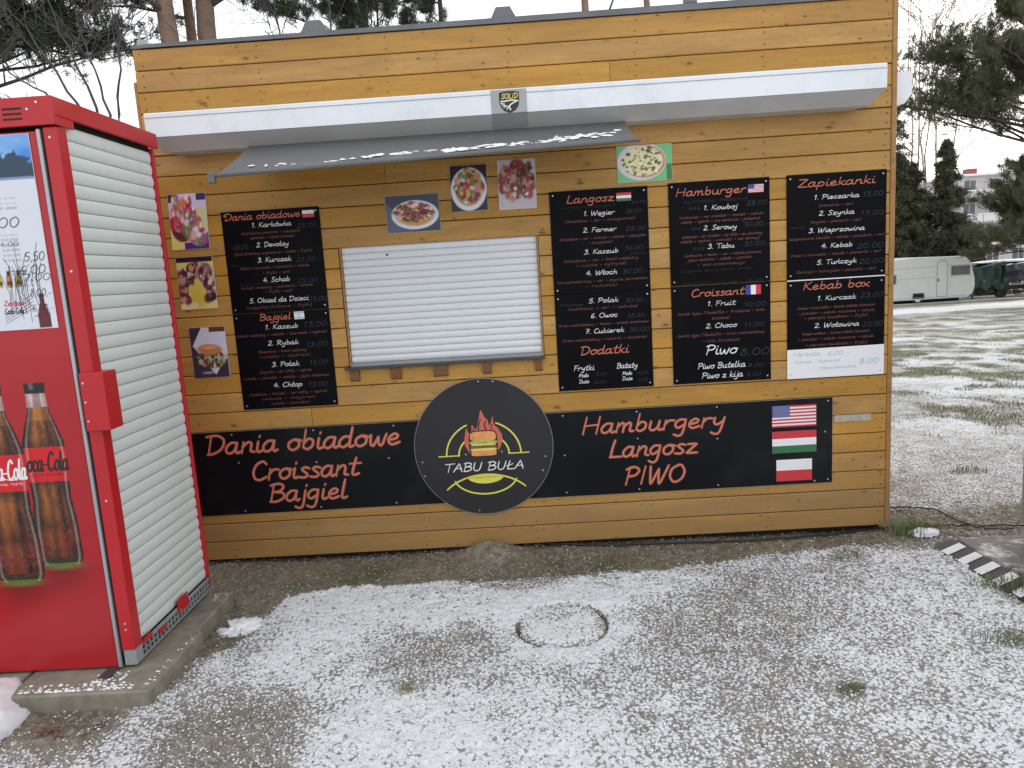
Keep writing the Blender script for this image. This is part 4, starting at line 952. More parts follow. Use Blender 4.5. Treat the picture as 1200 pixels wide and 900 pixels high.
def flag(kind, x0, x1, z0, z1, y, t, skew=0):
    f = MB().box(x0, x1, y-.0004, y, z0, z1).done('flag', 'flag_white', t); yb = y-.0008; H = z1-z0; Wd = x1-x0
    def q(nm, a, b_, c, d, mt): return poly(nm, [(x0+a*Wd, z0+c*H), (x0+b_*Wd, z0+c*H), (x0+b_*Wd, z0+d*H), (x0+a*Wd, z0+d*H)], yb, mt, f)
    if kind == 'pl': q('red_stripe', 0, 1, 0, .5, 'flag_red')
    if kind == 'hu': q('red_stripe', 0, 1, .667, 1, 'flag_red'); q('green_stripe', 0, 1, 0, .333, 'flag_green')
    if kind == 'fr': q('blue_stripe', 0, .333, 0, 1, 'flag_blue'); q('red_stripe', .667, 1, 0, 1, 'flag_red')
    if kind == 'il':
        q('blue_stripe', 0, 1, .1, .25, 'flag_lightblue'); q('blue_stripe', 0, 1, .75, .9, 'flag_lightblue')
        V = []; F = []; cx, cz, r_ = (x0+x1)/2, (z0+z1)/2, H*.19
        for o_ in (0, math.pi):
            P = [(cx+r_*math.sin(o_+k*2.0944), cz+r_*math.cos(o_+k*2.0944)) for k in range(4)]; ribbon(V, F, P, .0022, lambda x, z: (x, yb, z))
        part('star', V, F, 'flag_lightblue', f)
    if kind == 'us':
        for k in range(0, 13, 2): q('red_stripe', 0, 1, k/13, (k+1)/13, 'flag_red')
        poly('canton', [(x0, z0+H*6/13), (x0+Wd*.4, z0+H*6/13), (x0+Wd*.4, z1), (x0, z1)], yb-.0003, 'flag_blue', f)
        m = MB()
        if Wd > .15:
            for r_ in range(9):
                for c_ in range(6 if r_ % 2 == 0 else 5):
                    cx, cz = x0+Wd*.4*((c_+.5+(r_ % 2)*.5)/6), z0+H*6/13+H*7/13*(r_+.5)/9; P = []
                    for k in range(10): a_ = k*math.pi/5; rr_ = .0034 if k % 2 == 0 else .0015; P.append((cx+rr_*math.sin(a_), yb-.0006, cz+rr_*math.cos(a_)))
                    m.add(P, [tuple(range(10))])
            part('stars', m.v, m.f, 'flag_white', f)
def board(key, x0, x1, z0, z1, label, skew=0, flags=(), mt='board_black', th=.003, name='menu_board', cat='menu board', group='black menu boards on the kiosk', y=-.0025, screws=None):
    t = thing(name, ((x0+x1)/2, 0, z0), label, cat, group)
    MB().prism([(x0, z0), (x1, z0), (x1+skew, z1), (x0+skew, z1)], 1, y-th, y).done('panel', mt, t)
    if mt == 'banner_black': MB().prism([(x0-.001, z0-.001), (x1+.001, z0-.001), (x1+skew+.001, z1+.001), (x0+skew-.001, z1+.001)], 1, y-th+.0006, y-.0004).done('panel_rim', 'panel_edge', t)
    yf = y-th-.0004; texts(key, t, yf)
    for f in flags: flag(f[0], *f[1:], yf, t)
    for (sx, sz) in (screws or [(x0+.018, z0+.02), (x1-.018, z0+.02), (x0+.018, z1-.02), (x1-.018, z1-.02)]): screw(sx, sz, y-th+.0005, t)
    return t, yf
board('dania', .343, .848, 1.3735, 1.892, 'black menu board headed Dania obiadowe with Polish flag, left of the shutter', flags=[('pl', .761, .821, 1.841, 1.876)])
board('bajgiel', .343, .848, .865, 1.3705, 'black menu board headed Bajgiel with Israeli flag, below Dania obiadowe', flags=[('il', .664, .717, 1.328, 1.367)])
board('langosz', 2.019, 2.514, 1.371, 1.887, 'black menu board headed Langosz with Hungarian flag, right of the shutter', flags=[('hu', 2.357, 2.431, 1.820, 1.861)])
board('dodatki', 2.019, 2.514, .866, 1.368, 'black menu board with items five to seven and Dodatki, below Langosz')
board('hamburger', 2.618, 3.124, 1.377, 1.892, 'black menu board headed Hamburger with American flag', flags=[('us', 3.017, 3.094, 1.820, 1.861)])
board('croissant', 2.618, 3.124, .867, 1.374, 'black menu board headed Croissant with French flag, Piwo below, under Hamburger', flags=[('fr', 2.999, 3.076, 1.312, 1.360)])
board('zapiekanki', 3.209, 3.705, 1.3725, 1.893, 'black menu board headed Zapiekanki, rightmost in the upper row')
kb, yf = board('kebab', 3.209, 3.705, .861, 1.3645, 'menu board headed Kebab box with a white strip of blue handwriting at its foot')
poly('white_strip', [(3.2085, .8605), (3.7055, .8605), (3.7055, 1.016), (3.2085, 1.013)], -.0057, 'flag_white', kb)
MB().box(3.209, 3.705, -.0055, -.003, 1.3655, 1.3705).done('joint_strip', 'flag_white', kb)
tl, _ = board('bannerL', .006, 1.60, .292, .753, 'long black banner reading Dania obiadowe, Croissant, Bajgiel', mt='banner_black', name='banner_sign', cat='sign', group='low banners either side of the round logo',
      screws=[(.26, .735), (.70, .735), (1.13, .735), (.28, .58), (.70, .56), (1.09, .56), (.285, .31), (.70, .31), (1.11, .31), (1.56, .31)])
tr, yr = board('bannerR', 1.602, 3.443, .292, .753, 'long black banner reading Hamburgery, Langosz, PIWO with three flags', mt='banner_black', name='banner_sign', cat='sign', group='low banners either side of the round logo',
      flags=[('us', 3.128, 3.358, .606, .721), ('hu', 3.128, 3.359, .466, .583), ('pl', 3.149, 3.336, .312, .429)],
      screws=[(2.03, .735), (2.42, .735), (2.84, .735), (3.42, .735), (2.03, .52), (2.42, .59), (2.84, .565), (3.405, .57), (2.03, .315), (2.42, .312), (2.84, .31), (3.42, .31), (3.35, .305)])
# round logo
RX, RZ, RR = 1.602, .592, .3685
rd = thing('round_sign', (RX, 0, RZ-RR), 'round dark grey logo sign TABU BUŁA with flaming burger', 'sign')
def disc(r_, y0, y1, n=96): return MB().prism([(RX+r_*math.cos(2*math.pi*k/n), RZ+r_*math.sin(2*math.pi*k/n)) for k in range(n)], 1, y0, y1)
disc(RR, -.0125, -.0085).done('panel', 'disc_grey', rd); disc(RR+.0015, -.0118, -.0092).done('panel_rim', 'panel_edge', rd)
for dx, dz in ((-.005, .355), (.07, .35), (-.045+.0, -.348), (.325, -.068), (.308, -.145), (-.332, -.065), (-.325, -.142), (-.098, -.035), (.095, -.03)): screw(RX+dx, RZ+dz, -.012, rd)
YD = -.0129
V = []; F = []; pl_ = lambda x, z: (RX+x, YD, RZ+z)
def arc(cx, cz, rx, rz, a0, a1, n=28): return [(cx+rx*math.cos(rad(a0+(a1-a0)*k/n)), cz+rz*math.sin(rad(a0+(a1-a0)*k/n))) for k in range(n+1)]
lw = .0085
for P in ([(-.24, -.04), (-.133, -.04)], [(.133, -.041), (.238, -.041)], arc(0, -.04, .2, .18, 180, 115), arc(0, -.04, .197, .18, 0, 68), arc(0, -.04, .134, .11, 180, 135), arc(0, -.04, .134, .11, 0, 45),
          arc(0, -.35, .27, .20, 141, 39), arc(0, -.155, .17, .102, 195, 345)): ribbon(V, F, P, lw, pl_)
part('logo_lines', V, F, 'yellow_print', rd)
ln = arc(0, -.35, .27, .2, 112, 68, 14)+arc(0, -.155, .10, .045, 350, 190, 14)
poly('logo_lens', [(RX+x, RZ+z) for x, z in ln], YD-.0003, 'yellow_print', rd)
m = MB()
for k in range(5):
    P = [(RX-.045+k*.0225+(.004 if j % 2 == 0 else .0017)*math.sin(j*math.pi/5), YD-.0006, RZ-.170+(.004 if j % 2 == 0 else .0017)*math.cos(j*math.pi/5)) for j in range(10)]; m.add(P, [tuple(range(10))])
part('logo_stars', m.v, m.f, 'shield_black', rd)
fl = smooth([(-.075, -.03), (-.1, .02), (-.095, .07), (-.085, .11), (-.078, .085), (-.06, .085), (-.055, .125), (-.04, .10), (-.03, .105), (-.015, .16), (-.002, .20), (.012, .165), (.03, .145), (.036, .115), (.05, .14), (.058, .165), (.062, .12), (.082, .10), (.102, .055), (.095, .01), (.072, -.025), (.07, .03), (.07, .06), (.03, .085), (-.03, .085), (-.068, .055), (-.072, .01), (-.06, -.03)], 3)
import mathutils.geometry as mg
tri = mg.tessellate_polygon([[Vector((x, z, 0)) for x, z in fl]])
part('flame', [(RX+x, YD-.0003, RZ+z) for x, z in fl], [tuple(f) for f in tri], 'flame_print', rd)
V = []; F = []
for P in ([(-.05, .08), (-.05, .1)], [(-.02, .09), (-.02, .12), (-.008, .15)], [(.02, .09), (.012, .12), (.02, .14)], [(.045, .09), (.052, .12)]): ribbon(V, F, smooth(P, 3), .007, lambda x, z: (RX+x, YD-.0006, RZ+z))
part('flame_lines', V, F, 'shield_black', rd)
def blob(name, x0, x1, z0, z1, mt, k, r_=.4):
    n = 24; P = []
    for i in range(n):
        a_ = 2*math.pi*i/n; c_, s_ = math.cos(a_), math.sin(a_); e = 2/5.
        P.append((RX+(x0+x1)/2+(x1-x0)/2*abs(c_)**e*(1 if c_ > 0 else -1), RZ+(z0+z1)/2+(z1-z0)/2*abs(s_)**(e if r_ < 1 else .9)*(1 if s_ > 0 else -1)))
    return poly(name, P, YD-.0006-.0003*k, mt, rd)
blob('burger_outline', -.077, .077, -.052, .092, 'shield_black', 0)
blob('burger_bun', -.07, .07, .03, .086, 'bun_print', 1, 1); blob('burger_lettuce', -.074, .074, .018, .034, 'green_print', 2); blob('burger_cheese', -.066, .066, .010, .019, 'yellow_print', 3)
blob('burger_patty', -.07, .07, -.008, .011, 'patty_print', 2); blob('burger_sauce', -.07, .07, -.018, -.006, 'yellow_print', 3); blob('burger_bun', -.067, .067, -.047, -.016, 'bun_print', 2)
texts('circle', rd, YD-.0004)
# strip of tape
tp = MB().box(3.455, 3.645, -.0042, -.0026, .617, .653).done('tape_strip', 'tape'); tag(tp, 'short pale strip of worn tape stuck beside the right banner', 'tape')
# ---------------------------------------------------------------- vending machine in its red cage
vm = thing('vending_machine', (-.25, -.83, .075), 'red drinks vending machine in a red cage with a pale slatted side', 'vending machine')
YF, XR, YB = -1.18, .285, -.49; XL = -.72
MB().cbox(XL, .215, YF+.012, YB+.02, .115, 2.08, .004).done('cabinet', 'machine_red', vm)
MB().cbox(XL, .212, YF, YF+.011, .082, 2.085, .003).done('door', 'machine_red', vm)
MB().cbox(.213, .226, YF-.006, YF+.008, .082, 2.09, .002).done('door_trim', 'aluminium', vm)
MB().box(.227, .234, YF+.006, YF+.05, .14, 2.09).done('door_gap', 'black_gap', vm)
MB().cbox(.235, XR, YF-.002, YF+.055, .150, 2.095, .003).done('cage_post', 'cage_red', vm)
MB().cbox(.262, XR-.004, YB-.018, YB-.004, .105, 2.13, .002).done('cage_post', 'cage_red', vm)
MB().cbox(XL-.06, XL-.01, YF-.002, YF+.055, .15, 2.095, .003).done('cage_post', 'cage_red', vm)
# canopy: thin folded sheet with open gap under its side
m = MB().cbox(XL-.06, XR+.004, YF-.012, YF+.0, 2.100, 2.196, .002); m.done('canopy_front', 'cage_red', vm)
MB().cbox(XR-.008, XR+.004, YF+.001, YB+.02, 2.132, 2.196, .002).done('canopy_side', 'cage_red', vm)
MB().cbox(XR-.0075, XR+.0035, YF+.001, YF+.10, 2.100, 2.1315, .002).done('canopy_side', 'cage_red', vm)
MB().box(XL-.06, XR-.009, YF+.001, YB+.02, 2.184, 2.194).done('canopy_top', 'cage_red', vm)
MB().box(XL, XR-.03, YF+.06, YB, 2.086, 2.16).done('canopy_inner', 'black_gap', vm)
for k in range(3): MB().box(.112, .178, YF-.0135, YF-.0115, 2.122+k*.017, 2.128+k*.017).done('vent_slot', 'black_gap', vm)
for x, z in ((.20, 2.155), (.235, 2.176), (.10, 2.165), (.258, 2.06), (.262, 1.6), (.262, .75), (.262, .26), (.262, .235)): MB().cyl((x, YF-.0145 if z > 2.1 else YF-.004, z), (0, 1, 0), .0045, .004, 8).done('rivet', 'screw_steel', vm)
# side slats
SLP = .0504; m = MB(); prof = []
for k in range(9): a_ = k/8; prof.append((.0065*math.sin(math.pi*a_)**.6, a_*(SLP-.0025)))
prof = [(x, z) for x, z in prof]+[(-.006, SLP-.0025), (-.006, 0)]
m.prism(prof, 1, 0, (YB-.02)-(YF+.057)); sm = m.mesh('cage_slat', 'cage_slat'); z = .150
while z+SLP < 2.125:
    link('cage_slat', sm, None, vm, Vector((XR-.022, YF+.056, z))-org(vm)); z += SLP
MB().box(XR-.034, XR-.029, YF+.055, YB-.02, .11, 2.08).done('side_liner', 'base_grey', vm)
MB().cbox(.236, XR-.001, YF+.002, YF+.05, .086, .1495, .002).done('base_corner', 'base_grey', vm)
m = MB(); zs = .092; n_ = 9; yy0, yy1 = YF+.052, YB+.01
m.box(XR-.012, XR-.004, yy0, yy1, .086, .095).box(XR-.012, XR-.004, yy0, yy1, .1125, .1165).box(XR-.012, XR-.004, yy0, yy1, .136, .148)
k = yy0
while k < yy1-.02: m.box(XR-.0115, XR-.0045, k, k+.008, .0955, .1355); k += .030
m.done('base_grille', 'base_grey', vm); MB().box(XR-.027, XR-.02, yy0, yy1, .088, .148).done('base_backing', 'black_gap', vm)
MB().cbox(XR-.002, XR+.004, -.83, -.735, .126, .186, .002).done('latch_plate', 'cage_red', vm)
MB().cbox(XR-.003, XR+.003, YF+.058, YF+.13, .142, .162, .002).done('latch_plate', 'cage_red', vm); MB().cbox(XR-.003, XR+.003, -1.0, -.94, .118, .136, .002).done('latch_plate', 'cage_red', vm)
for yk, zk in ((-.815, .135), (-.75, .175)): MB().cyl((XR+.006, yk, zk), (-1, 0, 0), .004, .004, 8).done('rivet', 'screw_steel', vm)
MB().cbox(.246, .334, YF-.030, YF+.06, 1.022, 1.236, .003).done('lock_box', 'cage_red', vm)
for zz_ in (1.06, 1.13, 1.20): MB().cyl((.259, YF-.032, zz_), (0, 1, 0), .004, .004, 8).done('rivet', 'screw_steel', vm)
for x in (.13, -.4): MB().prism([(x-.03, .083), (x+.03, .083), (x+.012, .066), (x-.012, .066)], 1, YF+.03, YF+.08).done('foot', 'aluminium', vm)
MB().box(.17, .215, YF-.07, YF+.08, .0755, .0815).done('shim', 'sill_dark', vm)
# price poster
ps = MB().box(-.6, .185, YF-.004, YF-.0015, 1.404, 2.078).done('price_poster', 'flag_white', vm)
def p_poster(u, v):
    C = flat(u, (214, 218, 228)); s_ = v > .775
    C = over(C, s_*1., lin((70, 135, 215))); C = over(C, s_*np.clip(fbm(u*5, v*9, 4, 3)*1.6-.6, 0, 1), lin((150, 195, 240)))
    tree = s_*(np.hypot((u-.9)/.12, (v-.81)/.09)+.9*(fbm(u*40, v*36, 3, 5)-.5) < 1); C = over(C, tree*1., lin((38, 62, 84))); C = over(C, (v > .775)*(v < .79)*.6, lin((150, 180, 215)))
    for k, cc in enumerate(((190, 165, 60), (190, 110, 60), (150, 130, 50))):
        x = .765+k*.045; C = over(C, ((abs(u-x) < .016)*(v > .225)*(v < .285))*1., lin(cc)); C = over(C, ((abs(u-x) < .008)*(v > .285)*(v < .31))*1., lin((40, 35, 30))); C = over(C, ((abs(u-x) < .014)*(v > .24)*(v < .26))*1., lin((70, 60, 40)))
    C = over(C, ((abs(u-.71) < .016)*(v > .40)*(v < .50))*1., lin((120, 175, 220)))
    pr = (vn(u*260, v*3, 4) > .35)*(np.sin(v*700) > .2)*(((u > .79)*(u < .90)*(v > .62)*(v < .70))+((u > .8)*(u < .88)*(v > .36)*(v < .50))+((u > .86)*(u < .92)*(v > .22)*(v < .27))); C = over(C, pr*.45, lin((120, 125, 135)))
    b_ = (np.abs(u-.945) < np.interp(v, [.02, .03, .08, .11, .15, .17], [.028, .03, .027, .018, .011, .011]))*(v > .0)*(v < .165)
    C = over(C, b_*1., lin((95, 28, 40))); C = over(C, ((abs(u-.945) < .013)*(v > .165)*(v < .185))*1., lin((30, 30, 30))); return C
art('poster_print', -.599, .184, 1.405, 2.077, YF-.0045, .0045, p_poster, ps)
wr = []
for (tx, a, b_, z, h) in (('6,00', .0-.03, .105, 1.765, .034), ('5,50', .10, .175, 1.645, .03), ('6,00', .075, .172, 1.60, .03), ('7,00', .085, .185, 1.575, .024), ('6,00,-', .10, .18, 1.468+.0, .022), ('4,00', .02, .09, 1.70, .016), ('8,00,-', .10, .18, 1.52, .026)):
    wr.append((tx, a, b_, z, h*.56, .8))
V, F = write(wr, lambda x, z: (x, YF-.0052, z), 3); R = np.random.RandomState(8)
for k in range(16):
    x = .02+.14*R.rand(); z = 1.42+.1*R.rand(); ribbon(V, F, [(x, z), (x+.01*R.randn(), z+.05+.1*R.rand()), (x+.015*R.randn(), z+.12+.1*R.rand())], .0018, lambda x, z: (x, YF-.0052, z))
for k in range(5): ribbon(V, F, [(.0, 1.43+k*.008), (.11, 1.48+k*.012)], .0018, lambda x, z: (x, YF-.0052, z))
part('pen_prices', V, F, 'ink', ps)
for q in [('woda gazowana', .04, .105, 1.61, .004, 1.), ('cola zero', .04, .1, 1.6, .004, 1.), ('sok', .105, .13, 1.448, .004, 1.), ('Coca-Cola', .0, .07, 1.463, .011, 1.4)]:
    V, F = write([q], lambda x, z: (x, YF-.0052, z), 3); part('small_text', V, F, 'ink', ps)
V, F = write([('Zestaw', .0, .075, 1.492, .010, 1.4)], lambda x, z: (x, YF-.0052, z), 3); part('red_text', V, F, 'ink_red', ps)
V, F = write([('drinki', .0, .08, 2.01, .009, 1.4)], lambda x, z: (x, YF-.0052, z), 3); 
# printed bottles on the door
PX0, PX1, PZ0, PZ1 = -.36, .2085, .12, 1.30
HZ = [0, .03, .06, .2, .30, .37, .45, .60, .68, .76, .84, .93, .945, 1.0]
HR = [.80, .97, 1.0, 1.0, .93, .86, .88, .97, .93, .74, .50, .42, .44, .46]
def bottle(C, x, z, cx, zb, H, Rm, seed):
    t = (z-zb)/H; r = np.interp(t, HZ, HR)*Rm; u = (x-cx)/r; ins = ((t > 0)*(t < 1)*(np.abs(u) < 1))*1.
    n = fbm(x*45+seed, z*16, 4, seed); n2 = fbm(x*25, z*160+seed, 3, seed+4)
    col = np.exp(-((u+.35)/.22)**2)*.8+np.exp(-((u-.12)/.16)**2)*.55+np.exp(-((u-.6)/.10)**2)*.3
    env = np.interp(t, [0, .08, .16, .22, .3, .40, .46, .66, .72, .80, .88], [.25, .35, .75, .25, .85, .95, .35, .35, .85, 1, 1.1])
    amb = np.clip((col*.8+.35*(n-.35))*env*(.55+.9*n), 0, 1)*(1-np.abs(u)**3)
    base = lin((46, 16, 14))[None, None]*(1-amb[..., None])+lin((214, 128, 60))[None, None]*amb[..., None]
    base = base*.78
    redr = np.clip(np.exp(-((t-.12)/.09)**2)*(n > .45)*.6, 0, 1)[..., None]; base = base*(1-redr)+lin((120, 36, 30))*redr
    base = base*(1-(np.abs(u)**5)[..., None]*.6)
    base = np.where((t > .80)[..., None], base*.6+lin((200, 130, 60))*.5*(1-np.abs(u))[..., None], base)
    neck = (t > .875)[..., None]; gl = .25+.5*(np.exp(-((u+.5)/.15)**2)+np.exp(-((u-.55)/.12)**2))+.15*vn(x*30, z*60, 3)
    base = np.where(neck, lin((215, 200, 200))*gl[..., None]+lin((120, 50, 55))*.5, base)
    lab = ((t > .47)*(t < .655))[..., None]; base = np.where(lab, lin((205, 22, 34))*(1-.35*(np.abs(u)**2.5)[..., None]), base)
    gr = (t < .013)[..., None]; base = np.where(gr, lin((80, 110, 62)), base); base = np.where(((t >= .013)*(t < .04))[..., None], lin((48, 46, 24)), base)
    dr = (vn(x*330, z*330, seed+7) > .86)*(vn(x*60, z*60, 2) > .35)*(~lab[..., 0]); dk = (vn(x*300+9, z*300, seed+9) > .84)*(~lab[..., 0])*.35; base = base*(1-dk[..., None])+dr[..., None]*.09
    hl = np.exp(-((u-.82)/.05)**2)*.3+np.exp(-((u+.8)/.06)**2)*.25; base = base+hl[..., None]*(.5+.5*n2[..., None])*lin((240, 220, 210))
    cap = ((t > .945))[..., None]; base = np.where(cap, lin((28, 24, 26))+.12*(np.exp(-((u+.3)/.2)**2)*(t > .965))[..., None], base)
    return C*(1-ins[..., None])+base*ins[..., None]
B = ((-.108, .449, .76, .094), (.058, .508, .70, .086))
def p_door(u, v):
    x = PX0+(PX1-PX0)*u; z = PZ0+(PZ1-PZ0)*v; C = np.ones(u.shape+(3,))*lin((168, 25, 34))*(.97+.06*fbm(u*3, v*3, 3, 2))[..., None]
    for cx, zb, H, Rm in B:
        sh_ = np.exp(-((x-cx)/(Rm*1.1))**2)*np.clip((z-(zb-.13))/.13, 0, 1)*(z < zb); C = over(C, sh_*.75, lin((70, 10, 14)))
        C = over(C, np.exp(-((x-cx)/(Rm*.8))**2)*np.exp(-((z-zb+.006)/.01)**2)*.8, lin((100, 130, 60)))
    for cx, zb, H, Rm in B[::-1]: C = bottle(C, x, z, cx, zb, H, Rm, int(cx*100+50))
    return C
dp = art('bottle_print', PX0, PX1, PZ0, PZ1, YF-.0012, .0028, p_door, vm, 0, 'print_gloss')
def script(cx, zb, H, Rm, mt, s=1.0, cut=None):
    z0 = zb+H*.535; w = Rm*1.75
    V, F = write([('Coca-Cola', cx-w/2, cx+w/2*1.02, z0-.004, .040, 1.8)], lambda x, z: (x, YF-.0018, z), 5)
    ribbon(V, F, smooth([(cx-w*.42, z0-.008), (cx-w*.1, z0+.0), (cx+w*.15, z0-.006), (cx+w*.3, z0-.003)], 5), .003, lambda x, z: (x, YF-.0018, z))
    V2, F2 = write([('ORIGINAL TASTE', cx-w*.4, cx+w*.4, z0-.026, .0045, 1.3)], lambda x, z: (x, YF-.0018, z), 3); o = len(V); V += V2; F += [tuple(i+o for i in f) for f in F2]
    part('label_script', V, F, mt, dp)
script(*B[0], 'white_print'); 
z0 = B[1][1]+B[1][2]*.535; V, F = write([('oca-Cola', -.018, .058+.08, z0-.004, .038, 1.7), ('TASTE ORIGINAL', -.005, .12, z0-.024, .004, 1.2)], lambda x, z: (x, YF-.0018, z), 5); part('label_script', V, F, 'shield_black', dp)
# ---------------------------------------------------------------- pavers
def paver(x0, x1, y0, y1, h, label, rz=0):
    n = 14; o = MB().cbox(x0, x1, y0, y1, -.04, h, .007).done('concrete_paver', 'concrete'); tag(o, label, 'paver', 'concrete pavers under the vending machine'); return o
paver(-.13, .412, -1.345, -.895, .0745, 'worn concrete paver under the front of the vending machine, snow along its edge')
paver(-.12, .385, -.889, -.50, .0705, 'concrete paver under the back of the vending machine')
paver(-.95, -.145, -1.30, -.55, .0735, 'concrete paver under the left end of the vending machine, behind the snow heap')
V = []; F = []; R = np.random.RandomState(2)
def crumbs(pts, mt='snow'):
    m = MB()
    for x, y, z, s in pts:
        a_ = R.rand(6)*.6+.7; m.add([(x+s*a_[0], y, z), (x, y+s*a_[1]*.7, z), (x-s*a_[2], y, z), (x, y-s*a_[3]*.7, z), (x, y, z+s*.5*a_[4])], [(0, 1, 4), (1, 2, 4), (2, 3, 4), (3, 0, 4)])
    return m
pts = [(-.10+.44*R.rand(), -1.325+.05*R.rand()**2, .0748, .003+.007*R.rand()) for _ in range(120)]+[(.15+.12*R.rand(), -1.3+.10*R.rand(), .0748, .003+.006*R.rand()) for _ in range(50)]+[(.375+.028*R.rand(), -1.3+.36*R.rand(), .0748, .002+.005*R.rand()) for _ in range(26)]
pts += [(.31+.06*R.rand(), -.6+.08*R.rand(), .0708, .002+.004*R.rand()) for _ in range(14)]
tag(crumbs(pts).done('snow_crumbs', 'snow'), 'white crumbs of snow along the edge of the front paver', 'snow', kind='stuff')
# ---------------------------------------------------------------- striped edging, slab, grey cabinet, cables
E0, E1 = Vector((3.835, -.245, 0)), Vector((3.89, -1.02, 0)); 
def back_dir(): return (E1-E0).normalized()
d_ = back_dir(); nrm = Vector((-d_.y, d_.x, 0))*1.0
if nrm.x < 0: nrm = -nrm
rp = thing('edging_ramp', tuple(E0), 'black rubber edging ramp with white stripes beside the dark slab', 'ramp')
wdt = .12; hgt = .035
def rpnt(s_, w_, h_): p = E0+d_*s_+nrm*w_; return (p.x, p.y, h_)
LEN = 1.15
m = MB().add([rpnt(-.03, .03, .002), rpnt(0, wdt, .002), rpnt(LEN, wdt, .002), rpnt(LEN, 0, .002), rpnt(.03, 0, .002), rpnt(.0, wdt-.004, hgt), rpnt(LEN, wdt-.004, hgt), rpnt(LEN, .004, .008), rpnt(.03, .004, .008)],
     [(0, 1, 5), (0, 5, 8, 4), (5, 6, 7, 8), (1, 2, 6, 5), (4, 8, 7, 3), (2, 3, 7, 6), (0, 4, 3, 2, 1)]); m.done('rubber_body', 'rubber_black', rp)
for k in range(9):
    s0 = .075+k*.118; m = MB()
    def q(s_, f): 
        w_ = .006+(wdt-.014)*f; return rpnt(s_, w_, .0105+(hgt-.008)*((w_-.004)/(wdt-.008)))
    m.add([q(s0, 0), q(s0+.055, 0), q(s0+.055-.02, 1), q(s0-.02, 1)], [(0, 1, 2, 3)]); m.done('white_stripe', 'ramp_white', rp)
def slab(x0, x1, y0, y1, label):
    o = MB().cbox(x0, x1, y0, y1, -.05, .024, .005).done('paving_slab', 'slab_dark'); tag(o, label, 'paving slab', 'dark slabs at the right edge')
slab(3.99, 4.88, -.565, -.20, 'dark snow dusted slab between the striped edging and the grey cabinet')
slab(4.02, 4.88, -.94, -.575, 'dark slab lower in the frame at the right edge, beside the striped edging')
cb = thing('grey_cabinet', (4.52, -.57, .0245), 'tall grey metal cabinet cut off by the right edge of the frame', 'cabinet')
MB().cbox(4.244, 4.80, -.85, -.292, .13, 1.75, .006).done('body', 'cabinet_grey', cb)
MB().cbox(4.260, 4.78, -.835, -.305, .0245, .129, .004).done('plinth', 'base_grey', cb)
def cable(name, P, r, label):
    P = smooth([(a, b_) for a, b_ in P], 10); o = MB().tube([(x, y, gh(x, y)+r+.006) for x, y in P], r, 6).done(name, 'cable_black', None, True); tag(o, label, 'cable')
cable('power_cable', [(3.78, .32), (3.95, .33), (4.12, .27), (4.17, .12), (4.19, 0.0), (4.27, -.04), (4.36, -.08)], .0045, 'thin black cable curling from behind the kiosk towards the cabinet')
cable('power_cable', [(3.5, .06), (3.75, .03), (3.95, .02), (4.2, .02), (4.5, -.04), (4.7, -.05)], .004, 'thin dark cable lying straight across the sand to the grey cabinet')
cable('power_cable', [(1.9, .03), (2.4, -.03), (2.9, -.05), (3.3, -.03), (3.6, .02), (3.8, .06)], .006, 'dark cable lying along the foot of the kiosk wall')
# ---------------------------------------------------------------- trees
def needle_mesh(name, C, D_, size, k, w, mt, parent, seed, kind=None):
    R = np.random.RandomState(seed); n = len(C); C = np.repeat(C, k, 0); D_ = np.repeat(D_, k, 0)
    d = D_*.55+R.randn(n*k, 3)*.62; d /= np.linalg.norm(d, axis=1)[:, None]+1e-9; L_ = size*(.5+.8*R.rand(n*k))[:, None]
    s = np.cross(d, R.randn(n*k, 3)); s /= np.linalg.norm(s, axis=1)[:, None]+1e-9; b0 = C+R.randn(n*k, 3)*size*.22
    P = np.stack([b0-s*w/2, b0+s*w/2, b0+d*L_], 1).reshape(-1, 3); F = np.arange(n*k*3).reshape(-1, 3)
    o = part(name, P, F, mt, parent); return tag(o, kind=kind) if kind else o
def bez(p, d, l, n, bend, R):
    P = [np.array(p, float)]; d = np.array(d, float); d /= np.linalg.norm(d)
    for k in range(n): d = d+np.array(bend)/n+R.randn(3)*.10; d /= np.linalg.norm(d); P.append(P[-1]+d*l/n)
    return P, d
